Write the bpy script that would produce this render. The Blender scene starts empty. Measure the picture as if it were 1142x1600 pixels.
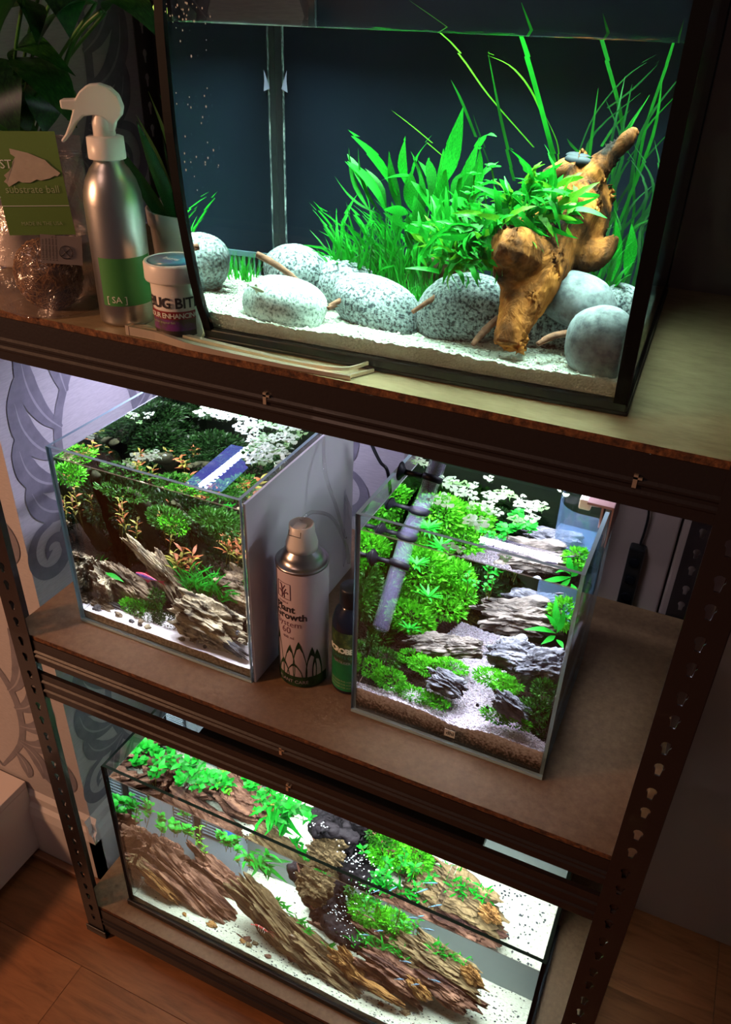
import bpy, bmesh, math, random
from mathutils import Vector, Matrix, noise
C = bpy.context.scene.collection
SC = bpy.context.scene
V = Vector
R = math.radians
Z3, Z1, ZF = 0.491, -0.665, -0.758      # top board, bottom board, floor; the middle board's top is z = 0

# ------------------------------------------------------------------ camera
cd = bpy.data.cameras.new('camera')
cam = bpy.data.objects.new('camera', cd)
C.objects.link(cam)
cd.sensor_fit = 'VERTICAL'; cd.sensor_height = 36; cd.lens = 28.45; cd.clip_start = 0.02
_r, _u, _f = V((0.90958, 0.41467, 0.0267)), V((-0.24132, 0.47485, 0.84633)), V((-0.33827, 0.77625, -0.53199))
m = Matrix((_r, _u, -_f)).transposed().to_4x4()
m.translation = V((0.82626, -0.61786, 0.78278))
cam.matrix_world = m
SC.camera = cam

# ------------------------------------------------------------------ world, lights, exposure
w = bpy.data.worlds.new('room_dark'); SC.world = w; w.use_nodes = True
w.node_tree.nodes['Background'].inputs[0].default_value = (0.75, 0.62, 0.62, 1)
w.node_tree.nodes['Background'].inputs[1].default_value = 0.05
SC.view_settings.view_transform = 'Standard'; SC.view_settings.look = 'None'
SC.view_settings.exposure = 0.0; SC.view_settings.gamma = 1.0
SC.view_settings.use_curve_mapping = False
cy = SC.cycles
cy.use_denoising = True
cy.max_bounces = 12; cy.transmission_bounces = 12; cy.transparent_max_bounces = 24
cy.glossy_bounces = 6; cy.diffuse_bounces = 4
cy.caustics_reflective = False; cy.caustics_refractive = True
cy.sample_clamp_indirect = 12; cy.sample_clamp_direct = 0; cy.blur_glossy = 0.5

def area(name, loc, target, size, power, col, sy=None, spread=180):
    l = bpy.data.lights.new(name, 'AREA'); l.energy = power; l.color = col
    l.shape = 'RECTANGLE'; l.size = size; l.size_y = sy or size; l.spread = R(spread)
    o = bpy.data.objects.new(name, l); C.objects.link(o)
    o.location = loc
    o.rotation_euler = (V(target) - V(loc)).to_track_quat('-Z', 'Y').to_euler()
    return o
# warm room lamp off to the left, and a weak fill added overhead
area('room_lamp_light', (-0.95, -1.10, 0.95), (0.1, 0.1, 0.1), 0.22, 24.0, (1.0, 0.50, 0.26))
area('overhead_fill_light', (-0.15, -1.3, 1.85), (0.0, 0.2, -0.1), 0.5, 3.6, (1.0, 0.60, 0.46))
# light of the aquarium lamps: emitters added under water for what enters it, lamps above
area('flex_water_fill', (0.570, 0.145, 0.7645), (0.570, 0.145, 0), 0.385, 6.6, (0.68, 1.0, 0.86), 0.20, 80)
area('flex_lamp_air', (0.575, 0.16, 0.865), (0.575, 0.16, 0), 0.30, 0.25, (0.78, 0.86, 1.0), 0.16)
area('left_cube_water_fill', (0.225, 0.206, 0.2718), (0.225, 0.206, 0), 0.275, 3.7, (0.92, 0.90, 1.0), 0.275, 80)
area('left_cube_lamp_air', (0.168, 0.330, 0.394), (0.168, 0.330, 0), 0.012, 2.4, (0.74, 0.72, 1.0), 0.14)
area('right_cube_water_fill', (0.641, 0.187, 0.2818), (0.641, 0.187, 0), 0.235, 3.0, (0.88, 0.90, 1.0), 0.215, 80)
area('right_cube_lamp_air', (0.662, 0.27, 0.384), (0.662, 0.27, 0), 0.11, 0.7, (0.80, 0.82, 1.0), 0.010)
area('long_tank_water_fill', (0.455, 0.178, -0.3155), (0.455, 0.178, -1), 0.71, 6.6, (0.86, 0.97, 1.0), 0.27, 85)
area('long_tank_lamp_air', (0.45, 0.188, -0.2765), (0.45, 0.188, -1), 0.48, 0.7, (0.80, 0.86, 1.0), 0.006)

# ------------------------------------------------------------------ materials
MATS = {}
def nt(name):
    mt = bpy.data.materials.new(name); mt.use_nodes = True
    MATS[name] = mt
    return mt, mt.node_tree.nodes, mt.node_tree.links, mt.node_tree.nodes['Principled BSDF']
def tex(n, l, kind='noise', scale=20, detail=6, stretch=None, co='Object', rough=0.6, dist=0.0):
    tc = n.new('ShaderNodeTexCoord'); mp = n.new('ShaderNodeMapping')
    l.new(tc.outputs[co], mp.inputs[0])
    if stretch: mp.inputs['Scale'].default_value = stretch
    t = n.new({'noise': 'ShaderNodeTexNoise', 'voronoi': 'ShaderNodeTexVoronoi', 'wave': 'ShaderNodeTexWave'}[kind])
    t.inputs['Scale'].default_value = scale
    if kind == 'noise':
        t.inputs['Detail'].default_value = detail; t.inputs['Roughness'].default_value = rough
        t.inputs['Distortion'].default_value = dist
    if kind == 'wave':
        t.inputs['Distortion'].default_value = dist; t.inputs['Detail'].default_value = detail
    l.new(mp.outputs[0], t.inputs['Vector'])
    return t
def ramp(n, l, src, stops):
    r = n.new('ShaderNodeValToRGB'); e = r.color_ramp.elements
    while len(e) < len(stops): e.new(0.5)
    for i, (p, c) in enumerate(stops):
        e[i].position = p; e[i].color = (*c, 1)
    l.new(src, r.inputs[0]); return r
def mat(name, col=None, rough=0.5, metal=0.0, stops=None, kind='noise', scale=20, detail=6, stretch=None, dist=0.0,
        bump=0.0, bscale=None, bkind=None, trans=0.0, spec=0.5, coat=0.0, sub=None, brough=0.6, bd=0.002):
    mt, n, l, b = nt(name)
    b.inputs['Roughness'].default_value = rough; b.inputs['Metallic'].default_value = metal
    b.inputs['Specular IOR Level'].default_value = spec; b.inputs['Coat Weight'].default_value = coat
    if trans: b.inputs['Transmission Weight'].default_value = trans
    if stops:
        t = tex(n, l, kind, scale, detail, stretch, dist=dist, rough=brough)
        o = t.outputs['Distance'] if kind == 'voronoi' else t.outputs[0]
        r = ramp(n, l, o, stops); l.new(r.outputs[0], b.inputs['Base Color'])
    else:
        b.inputs['Base Color'].default_value = (*col, 1)
    if bump:
        t = tex(n, l, bkind or 'noise', bscale or scale, detail, stretch, dist=dist)
        bm = n.new('ShaderNodeBump'); bm.inputs['Strength'].default_value = bump; bm.inputs['Distance'].default_value = bd
        l.new(t.outputs['Distance'] if bkind == 'voronoi' else t.outputs[0], bm.inputs['Height']); l.new(bm.outputs[0], b.inputs['Normal'])
    if sub:
        b.inputs['Subsurface Weight'].default_value = 0
    return mt
def leafmat(name, stops, scale=30, tl=0.35, rough=0.45):
    """diffuse + gloss with light coming through the blade"""
    mt, n, l, b = nt(name)
    t = tex(n, l, 'noise', scale, 3, co='Object'); r = ramp(n, l, t.outputs[0], stops)
    l.new(r.outputs[0], b.inputs['Base Color']); b.inputs['Roughness'].default_value = rough
    b.inputs['Specular IOR Level'].default_value = 0.16
    tr = n.new('ShaderNodeBsdfTranslucent'); l.new(r.outputs[0], tr.inputs[0])
    mx = n.new('ShaderNodeMixShader'); mx.inputs[0].default_value = tl
    l.new(b.outputs[0], mx.inputs[1]); l.new(tr.outputs[0], mx.inputs[2])
    l.new(mx.outputs[0], n['Material Output'].inputs[0]); return mt
def emit(name, col, st):
    mt, n, l, b = nt(name); e = n.new('ShaderNodeEmission')
    e.inputs[0].default_value = (*col, 1); e.inputs[1].default_value = st
    l.new(e.outputs[0], n['Material Output'].inputs[0]); return mt
def clear(name, col=(0.97, 0.985, 0.98), gloss=1.0, ior=1.45, rough=0.0, milk=None):
    mt, n, l, b = nt(name)
    t = n.new('ShaderNodeBsdfTransparent'); t.inputs[0].default_value = (*col, 1)
    g = n.new('ShaderNodeBsdfGlossy'); g.inputs['Roughness'].default_value = rough
    fr = n.new('ShaderNodeFresnel'); ge = n.new('ShaderNodeNewGeometry')
    m1 = n.new('ShaderNodeMath'); m1.operation = 'MULTIPLY_ADD'; m1.inputs[1].default_value = -2; m1.inputs[2].default_value = 1; l.new(ge.outputs['Backfacing'], m1.inputs[0])
    m0 = n.new('ShaderNodeMath'); m0.operation = 'POWER'; m0.inputs[0].default_value = ior; l.new(m1.outputs[0], m0.inputs[1]); l.new(m0.outputs[0], fr.inputs[0])
    mu = n.new('ShaderNodeMath'); mu.operation = 'MULTIPLY'; mu.inputs[1].default_value = gloss
    l.new(fr.outputs[0], mu.inputs[0])
    mx = n.new('ShaderNodeMixShader'); l.new(mu.outputs[0], mx.inputs[0])
    l.new(t.outputs[0], mx.inputs[1]); l.new(g.outputs[0], mx.inputs[2])
    out = mx.outputs[0]
    if milk:
        d = n.new('ShaderNodeBsdfDiffuse'); d.inputs[0].default_value = (*milk[1], 1); m2 = n.new('ShaderNodeMixShader'); m2.inputs[0].default_value = milk[0]
        l.new(out, m2.inputs[1]); l.new(d.outputs[0], m2.inputs[2]); out = m2.outputs[0]
    l.new(out, n['Material Output'].inputs[0]); return mt
def glassy(name, ior, col=(1, 1, 1), bump=0.0, bscale=10):
    mt, n, l, b = nt(name)
    g = n.new('ShaderNodeBsdfGlass'); g.inputs['IOR'].default_value = ior; g.inputs['Roughness'].default_value = 0
    g.inputs[0].default_value = (*col, 1)
    if bump:
        t = tex(n, l, 'noise', bscale, 2); bm = n.new('ShaderNodeBump')
        bm.inputs['Strength'].default_value = bump; bm.inputs['Distance'].default_value = 0.001
        l.new(t.outputs[0], bm.inputs['Height']); l.new(bm.outputs[0], g.inputs['Normal'])
    l.new(g.outputs[0], n['Material Output'].inputs[0]); return mt

steel = mat('dark_brown_steel', (0.019, 0.0125, 0.0125), 0.42, 0.2, bump=0.12, bscale=260, coat=0.15)
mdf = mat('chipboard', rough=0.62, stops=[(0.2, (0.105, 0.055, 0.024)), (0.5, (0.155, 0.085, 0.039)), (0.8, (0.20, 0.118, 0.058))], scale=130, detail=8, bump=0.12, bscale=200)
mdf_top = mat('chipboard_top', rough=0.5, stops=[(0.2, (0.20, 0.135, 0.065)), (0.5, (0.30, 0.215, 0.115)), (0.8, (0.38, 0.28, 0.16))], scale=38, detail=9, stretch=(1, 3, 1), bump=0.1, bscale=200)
mdf_edge = mat('chipboard_edge', rough=0.9, stops=[(0.35, (0.04, 0.014, 0.006)), (0.55, (0.13, 0.048, 0.017)), (0.75, (0.26, 0.11, 0.04))], scale=160, bump=0.8, bscale=200)
black = mat('black_plastic', (0.006, 0.006, 0.007), 0.35)
black_soft = mat('black_silicone', (0.003, 0.003, 0.004), 0.6, spec=0.12)
rubber = mat('black_rubber', (0.004, 0.004, 0.006), 0.5, spec=0.08)
white_pl = mat('white_plastic', (0.78, 0.74, 0.70), 0.35)
white_card = mat('white_board', (0.62, 0.60, 0.64), 0.6)
pot_m = mat('white_glazed_ceramic', (0.62, 0.64, 0.60), 0.25)
alu = mat('brushed_aluminium', (0.55, 0.53, 0.52), 0.33, 1.0, bump=0.05, bscale=90, stretch=(1, 1, 30))
chrome = mat('polished_steel', (0.80, 0.68, 0.54), 0.38, 0.85)
pane_m = clear('clear_glass', (0.975, 0.99, 0.985), 0.8)
pane_side = clear('thin_clear_plastic', (0.93, 0.92, 0.93), 1.6, 1.5, 0.12)
edge_m = mat('glass_edge', (0.30, 0.44, 0.50), 0.15, spec=0.9, coat=0.6)
edge_dk = mat('dark_glass_edge', (0.03, 0.08, 0.085), 0.15, spec=0.9, coat=0.6)
water_m = glassy('water', 1.333, (0.985, 1.0, 0.995))
acrylic = clear('clear_acrylic', (0.93, 0.93, 0.98), 1.5, 1.5, 0.02, (0.03, (0.62, 0.58, 0.92)))
acrylic_blue = clear('bluish_acrylic', (0.62, 0.74, 0.88), 1.2, 1.5, 0.03, (0.22, (0.20, 0.34, 0.58)))

# ------------------------------------------------------------------ mesh helpers
class MB:
    def __init__(s): s.v = []; s.f = []; s.mi = []; s.sm = []
    def add(s, vs, fs, mi=0, smooth=False):
        o = len(s.v); s.v += [tuple(p) for p in vs]
        for f in fs: s.f.append([i + o for i in f]); s.mi.append(mi); s.sm.append(smooth)
        return s
    def box(s, x0, x1, y0, y1, z0, z1, mi=0, M=None):
        vs = [V((x, y, z)) for z in (z0, z1) for y in (y0, y1) for x in (x0, x1)]
        if M: vs = [M @ p for p in vs]
        return s.add(vs, [(0, 2, 3, 1), (4, 5, 7, 6), (0, 1, 5, 4), (2, 6, 7, 3), (0, 4, 6, 2), (1, 3, 7, 5)], mi)
    def tube(s, pts, r, n=8, mi=0, cap=True, smooth=True):
        pts = [V(p) for p in pts]; rs = r if isinstance(r, (list, tuple)) else [r] * len(pts)
        vs = []; fs = []; up = None
        for i, p in enumerate(pts):
            t = (pts[min(i + 1, len(pts) - 1)] - pts[max(i - 1, 0)]).normalized()
            if up is None: up = t.orthogonal().normalized()
            up = (up - t * up.dot(t)).normalized(); b = t.cross(up)
            for k in range(n):
                a = 2 * math.pi * k / n; vs.append(p + (up * math.cos(a) + b * math.sin(a)) * rs[i])
        for i in range(len(pts) - 1):
            for k in range(n): fs.append((i * n + k, i * n + (k + 1) % n, (i + 1) * n + (k + 1) % n, (i + 1) * n + k))
        if cap: fs += [tuple(reversed(range(n))), tuple(range((len(pts) - 1) * n, len(pts) * n))]
        return s.add(vs, fs, mi, smooth)
    def lathe(s, prof, n=40, mi=0, c=(0, 0, 0), smooth=True, sx=1, sy=1):
        vs = []; fs = []
        for r, z in prof:
            for k in range(n):
                a = 2 * math.pi * k / n; vs.append((c[0] + r * sx * math.cos(a), c[1] + r * sy * math.sin(a), c[2] + z))
        for i in range(len(prof) - 1):
            for k in range(n): fs.append((i * n + k, i * n + (k + 1) % n, (i + 1) * n + (k + 1) % n, (i + 1) * n + k))
        if prof[0][0] > 1e-6: fs.append(tuple(reversed(range(n))))
        if prof[-1][0] > 1e-6: fs.append(tuple(range((len(prof) - 1) * n, len(prof) * n)))
        return s.add(vs, fs, mi, smooth)
    def mesh(s, name, mats):
        me = bpy.data.meshes.new(name); me.from_pydata(s.v, [], s.f)
        for mt in (mats if isinstance(mats, (list, tuple)) else [mats]): me.materials.append(mt)
        me.polygons.foreach_set('material_index', s.mi); me.polygons.foreach_set('use_smooth', s.sm)
        me.update(); return me
    def build(s, name, mats, parent=None, bevel=0, loc=None, fix=False, edges=True):
        me = s.mesh(name, mats)
        if fix:
            b = bmesh.new(); b.from_mesh(me); bmesh.ops.recalc_face_normals(b, faces=b.faces); b.to_mesh(me); b.free()
        o = bpy.data.objects.new(name, me); C.objects.link(o)
        if parent: o.parent = parent
        if loc: o.location = loc
        if bevel:
            md = o.modifiers.new('bevel', 'BEVEL'); md.width = bevel; md.segments = 2; md.limit_method = 'ANGLE'
        return o
def tag(o, label=None, cat=None, group=None, kind=None):
    for k, v_ in (('label', label), ('category', cat), ('group', group), ('kind', kind)):
        if v_: o[k] = v_
    return o
def thing(name, label, cat, loc=(0, 0, 0), rz=0, group=None, kind=None):
    o = bpy.data.objects.new(name, None); C.objects.link(o); o.location = loc; o.rotation_euler = (0, 0, rz)
    o.empty_display_size = 0.02
    return tag(o, label, cat, group, kind)
def bez(p0, p1, p2, p3, n):
    out = []
    for i in range(n + 1):
        t = i / n; a = 1 - t
        out.append(V(p0) * a**3 + V(p1) * 3 * a * a * t + V(p2) * 3 * a * t * t + V(p3) * t**3)
    return out
def smooth_path(P, n=6):
    P = [V(p) for p in P]; out = []
    for i in range(len(P) - 1):
        a = P[max(i - 1, 0)]; b = P[i]; c = P[i + 1]; d = P[min(i + 2, len(P) - 1)]
        for k in range(n):
            t = k / n
            out.append(0.5 * ((2 * b) + (c - a) * t + (2 * a - 5 * b + 4 * c - d) * t * t + (3 * b - a - 3 * c + d) * t**3))
    out.append(P[-1]); return out
def lin(rs, n):
    out = []
    for i in range(len(rs) - 1):
        for k in range(n): out.append(rs[i] + (rs[i + 1] - rs[i]) * k / n)
    return out + [rs[-1]]
def text_mb(body, size, mp, bold=0.0, align='LEFT', space=1.0, th=0.0):
    """letters as thin geometry; mp maps (x, y) on the label to a point of the thing's surface"""
    cu = bpy.data.curves.new('t', 'FONT'); cu.body = body; cu.size = size; cu.offset = bold; cu.align_x = align
    cu.resolution_u = 2; cu.space_character = space
    to = bpy.data.objects.new('t', cu); C.objects.link(to)
    dg = bpy.context.evaluated_depsgraph_get(); me = bpy.data.meshes.new_from_object(to.evaluated_get(dg))
    bm = bmesh.new(); bm.from_mesh(me); bmesh.ops.triangulate(bm, faces=bm.faces)
    bmesh.ops.subdivide_edges(bm, edges=[e for e in bm.edges if e.calc_length() > size * 0.4], cuts=2, use_grid_fill=False)
    mb = MB(); bm.verts.ensure_lookup_table()
    mb.add([mp(v_.co.x, v_.co.y) for v_ in bm.verts], [[v_.index for v_ in f.verts] for f in bm.faces])
    bm.free(); bpy.data.objects.remove(to); bpy.data.curves.remove(cu); bpy.data.meshes.remove(me)
    return mb
def cyl_map(r, a0, z0, cx=0, cy=0, tilt=0):
    """label coordinates -> cylinder round (cx, cy); a0 is the angle of x = 0 (-90 degrees faces the viewer's side)"""
    def f(x, y):
        a = R(a0) + x / r
        return (cx + r * math.cos(a), cy + r * math.sin(a), z0 + y)
    return f
def cyl_patch(r, a0, a1, z0, z1, n=20, mi=0, mb=None):
    mb = mb or MB(); vs = []; fs = []
    for i in range(n + 1):
        a = R(a0 + (a1 - a0) * i / n)
        vs += [(r * math.cos(a), r * math.sin(a), z0), (r * math.cos(a), r * math.sin(a), z1)]
    for i in range(n): fs.append((2 * i, 2 * i + 2, 2 * i + 3, 2 * i + 1))
    return mb.add(vs, fs, mi, True)

# ------------------------------------------------------------------ the room
rnd = random.Random(7)
def planked(name, base):
    mt, n, l, b = nt(name)
    t = tex(n, l, 'noise', 7, 9, (1.0, 9, 9), co='Object', rough=0.65, dist=0.8)
    r = ramp(n, l, t.outputs[0], [(0.25, tuple(c * 0.5 for c in base)), (0.5, base), (0.75, tuple(min(1, c * 1.35) for c in base))])
    oi = n.new('ShaderNodeObjectInfo'); hs = n.new('ShaderNodeHueSaturation')
    mr = n.new('ShaderNodeMapRange'); mr.inputs[3].default_value = 0.75; mr.inputs[4].default_value = 1.25
    l.new(oi.outputs['Random'], mr.inputs[0]); l.new(mr.outputs[0], hs.inputs['Value'])
    l.new(r.outputs[0], hs.inputs['Color']); l.new(hs.outputs[0], b.inputs['Base Color'])
    b.inputs['Roughness'].default_value = 0.38
    bm = n.new('ShaderNodeBump'); bm.inputs['Strength'].default_value = 0.15; bm.inputs['Distance'].default_value = 0.001
    l.new(t.outputs[0], bm.inputs['Height']); l.new(bm.outputs[0], b.inputs['Normal']); return mt
plank_m = planked('oak_laminate', (0.29, 0.115, 0.045))
floor = MB().box(-2.2, 3.2, -2.2, 0.6, ZF - 0.05, ZF - 0.009).build('floor', mat('underlay', (0.02, 0.012, 0.008), 0.9)); tag(floor, kind='structure')
pme = MB().box(-0.6245, 0.6245, -0.0965, 0.0965, -0.009, 0).mesh('plank', plank_m)
for j in range(14):
    for i in range(4):
        x = -1.7 + i * 1.25 + (j * 0.47) % 1.25 - 0.3; y = 0.42 - j * 0.194
        o = bpy.data.objects.new('plank', pme); C.objects.link(o); o.parent = floor; o.location = (x, y, ZF)

paper = mat('wallpaper', rough=0.6, stops=[(0.3, (0.40, 0.37, 0.385)), (0.7, (0.50, 0.465, 0.475))], scale=70, stretch=(1, 1, 8), bump=0.15, bscale=400)
print_a = mat('wallpaper_print', rough=0.5, stops=[(0.3, (0.155, 0.145, 0.175)), (0.7, (0.225, 0.21, 0.245))], scale=40)
print_b = mat('wallpaper_print_pale', rough=0.5, stops=[(0.3, (0.30, 0.28, 0.315)), (0.7, (0.37, 0.345, 0.38))], scale=40)
wl = MB().box(-0.14, -0.05, 0.19, 0.62, ZF, 2.0).build('wall_left', paper); tag(wl, kind='structure')
wa = MB().box(-2.2, -0.05, 0.1, 0.19, ZF, 2.0).build('wall_front_left', paper); wa.name = 'wall_front'; tag(wa, kind='structure')
wb = MB().box(-0.05, 3.2, 0.52, 0.62, ZF, 2.0).build('wall_back', paper); tag(wb, kind='structure')

def motif():
    mb = MB(); cnt = [0]
    def rib(P, ws, mi, z):
        P = smooth_path([(x, y, 0) for x, y in P], 5); W = lin(ws, 5); vs = []; fs = []; cnt[0] += 1; z += cnt[0] * 0.000012
        for i, p in enumerate(P):
            t = (P[min(i + 1, len(P) - 1)] - P[max(i - 1, 0)]).normalized(); nn = V((-t.y, t.x, 0))
            vs += [p + nn * W[i] + V((0, 0, z)), p - nn * W[i] + V((0, 0, z))]
        for i in range(len(P) - 1): fs.append((2 * i + 1, 2 * i + 3, 2 * i + 2, 2 * i))
        mb.add(vs, fs, mi)
    def lobe(x, y, a, L, wd, curl, mi=0, z=0.0004):
        P = []; q = a
        px, py = x, y
        for k in range(6):
            P.append((px, py)); px += math.cos(q) * L / 5; py += math.sin(q) * L / 5; q += curl / 5
        rib(P, [wd * 0.25, wd * 0.7, wd, wd * 1.05, wd * 0.75, 0.0003], mi, z)
        rib(P[:5], [0.0004, 0.0012, 0.0014, 0.001, 0.0002], 1, z + 0.0002)
    def scroll(cx, cyy, r0, turns, a0, sgn, wd):
        P = []; n = int(turns * 10)
        for k in range(n + 1):
            t = k / n; a = a0 + sgn * t * turns * 2 * math.pi; rr = r0 * (1 - t * 0.82)
            P.append((cx + rr * math.cos(a), cyy + rr * math.sin(a)))
        rib(P, [wd * (0.5 + 0.9 * math.sin(math.pi * min(1, k / n * 1.1 + .05))) for k in range(n)] + [wd * 1.3], 0, 0.0005)
    for s in (1, -1):
        X = lambda x: 0.12 + s * x
        rib([(X(0.0), 0.0), (X(0.055), 0.08), (X(0.06), 0.17), (X(0.01), 0.26), (X(-0.0), 0.36)], [0.002, 0.005, 0.006, 0.005, 0.002], 0, 0.0003)
        for k, (x, y, a, L, wd, cu) in enumerate([(0.052, 0.075, -5, 0.10, 0.013, 2.2), (0.058, 0.105, 12, 0.115, 0.013, 2.0), (0.058, 0.135, 30, 0.125, 0.013, 1.6), (0.055, 0.165, 48, 0.125, 0.012, 1.2),
                (0.04, 0.20, 80, 0.10, 0.015, 0.6), (0.02, 0.235, 88, 0.10, 0.013, 0.25), (0.05, 0.07, -30, 0.07, 0.012, -1.6), (0.035, 0.045, -50, 0.05, 0.010, -1.2),
                (0.0, 0.30, 40, 0.06, 0.010, 1.3), (0.0, 0.33, 70, 0.055, 0.009, .6)]):
            ang = R(a) if s > 0 else math.pi - R(a)
            lobe(X(x), y, ang, L, wd, cu * s)
        scroll(X(0.100), 0.035, 0.036, 1.35, R(100) if s > 0 else R(80), -s, 0.0055)
        scroll(X(0.115), 0.285, 0.026, 1.2, R(-90), s, 0.0045)
    return mb.mesh('damask_motif', [print_a, print_b])
mo = motif(); mo.transform(Matrix.Diagonal((1.45, 1.45, 1, 1)))
def paper_on(wall, M, us, vs_):
    for iu, u in enumerate(us):
        for v_ in vs_:
            o = bpy.data.objects.new('damask_motif', mo); C.objects.link(o); o.parent = wall
            o.matrix_world = M @ Matrix.Translation((u, v_ + (0.27 if iu % 2 else 0), 0))
ML = Matrix(((0, 0, 1, -0.0495), (1, 0, 0, 0), (0, 1, 0, 0), (0, 0, 0, 1)))        # u = y, v = z on x = -0.05
MF = Matrix(((1, 0, 0, 0), (0, 0, -1, 0.0995), (0, 1, 0, 0), (0, 0, 0, 1)))
MBk = Matrix(((1, 0, 0, 0), (0, 0, -1, 0.5195), (0, 1, 0, 0), (0, 0, 0, 1)))
paper_on(wl, ML, [0.12], [-0.56, -0.02, 0.52, 1.06])
paper_on(wa, MF, [-0.435, -0.83, -1.22], [-0.53, 0.01, 0.55])
paper_on(wb, MBk, [-0.035], [-0.56, -0.02, 0.52, 1.06])

skirt = mat('painted_skirting', (0.60, 0.56, 0.56), 0.4)
def skirting(name, pts):
    mb = MB(); prof = [(0, 0), (0.016, 0), (0.016, 0.13), (0.012, 0.150), (0.006, 0.158), (0.006, 0.178), (0.0, 0.19)]
    (x0, y0), (x1, y1), (nx, ny) = pts
    vs = [(x + nx * d, y + ny * d, ZF + h) for x, y in ((x0, y0), (x1, y1)) for d, h in prof]; k = len(prof)
    mb.add(vs, [(i, i + 1, i + 1 + k, i + k) for i in range(k - 1)] + [tuple(range(k)), tuple(range(2 * k - 1, k - 1, -1))])
    return tag(mb.build(name, skirt, fix=True), kind='structure')
skirting('baseboard_left', ((-0.05, 0.084), (-0.05, 0.52), (1, 0)))
skirting('baseboard_front', ((-2.2, 0.1), (-0.034, 0.1), (0, -1)))
bead = mat('brown_floor_bead', (0.20, 0.085, 0.04), 0.45)
tag(MB().box(-2.2, -0.018, 0.068, 0.084, ZF, ZF + 0.016).build('trim_1', bead, bevel=0.004), kind='structure')
tag(MB().box(-0.034, -0.018, 0.068, 0.52, ZF, ZF + 0.016).build('trim_2', bead, bevel=0.004), kind='structure')

# panelled door behind the right half
dpm = mat('pink_white_door_paint', (0.30, 0.215, 0.19), 0.5, bump=0.05, bscale=30)
door = MB().box(0.50, 1.9, 0.512, 0.519, ZF, 2.0).build('door_1', mat('door_groove_brown', (0.12, 0.08, 0.07), 0.6)); tag(door, kind='structure')  # darker brown base shows in the grooves between the panels
for x0, x1, dy in [(0.502, 0.62, 0.012), (0.623, 0.742, 0.016), (0.745, 0.85, 0.012), (0.853, 0.93, 0.026), (0.955, 1.2, 0.012), (1.204, 1.5, 0.012), (1.504, 1.88, 0.012)]:
    MB().box(x0, x1, 0.512 - dy, 0.5115, ZF + 0.002, 2.0).build('door_panel', dpm, door, bevel=0.003)
MB().box(0.93, 0.953, 0.497, 0.5115, ZF, 2.0).build('door_stile', mat('brown_door_edge', (0.13, 0.05, 0.03), 0.6), door)

# low white cabinet on the floor at the left
cb = thing('low_cabinet', 'low white cabinet on the wooden floor at left, tan light on its top', 'cabinet', (-0.5, -0.16, ZF))
wm = mat('white_laminate', (0.66, 0.58, 0.57), 0.4)
MB().box(-0.3, 0.298, -0.27, 0.255, 0.20, 0.216).build('top_panel', wm, cb, bevel=0.001)
MB().box(0.28, 0.298, -0.27, 0.255, 0.022, 0.1995).build('side_panel', wm, cb, bevel=0.001)
MB().box(-0.3, -0.282, -0.27, 0.255, 0.022, 0.1995).build('side_panel', wm, cb, bevel=0.001)
MB().box(-0.2815, 0.2795, -0.25, 0.250, 0.022, 0.036).build('bottom_panel', wm, cb)
MB().box(-0.2815, -0.001, -0.27, -0.252, 0.022, 0.1995).build('door', wm, cb, bevel=0.001)
MB().box(0.001, 0.2795, -0.27, -0.252, 0.022, 0.1995).build('door', wm, cb, bevel=0.001)
for x in (-0.27, 0.27):
    for y in (-0.24, 0.22): MB().lathe([(0.012, 0), (0.014, 0.0215)], 16, c=(x, y, 0)).build('foot', white_pl, cb)

# ------------------------------------------------------------------ the rack
W, D, PW = 0.9, 0.4656, 0.0375
rack = thing('storage_rack', 'dark brown steel rack with chipboard shelves and keyhole posts', 'rack', (0, 0, ZF))
def holes_plate(h, wd, x0):
    cu = bpy.data.curves.new('p', 'CURVE'); cu.dimensions = '2D'; cu.fill_mode = 'BOTH'; cu.extrude = 0.0008
    def sp(P):
        s = cu.splines.new('POLY'); s.points.add(len(P) - 1); s.use_cyclic_u = True
        for i, (x, y) in enumerate(P): s.points[i].co = (x, y, 0, 1)
    sp([(0, 0), (wd, 0), (wd, h), (0, h)])
    z = 0.05; k = 0
    while z < h - 0.03:
        P = [(x0 + 0.0024, z - 0.009)]
        for a in range(-50, 231, 35): P.append((x0 + 0.0052 * math.cos(R(a)), z + 0.003 + 0.0052 * math.sin(R(a))))
        P.append((x0 - 0.0024, z - 0.009))
        sp(P); z += (0.030 if k % 2 == 0 else 0.036); k += 1
    o = bpy.data.objects.new('p', cu); C.objects.link(o)
    dg = bpy.context.evaluated_depsgraph_get(); me = bpy.data.meshes.new_from_object(o.evaluated_get(dg))
    bpy.data.objects.remove(o); return me
HP = 1.92
pl = holes_plate(HP, PW, PW * 0.52)
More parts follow.
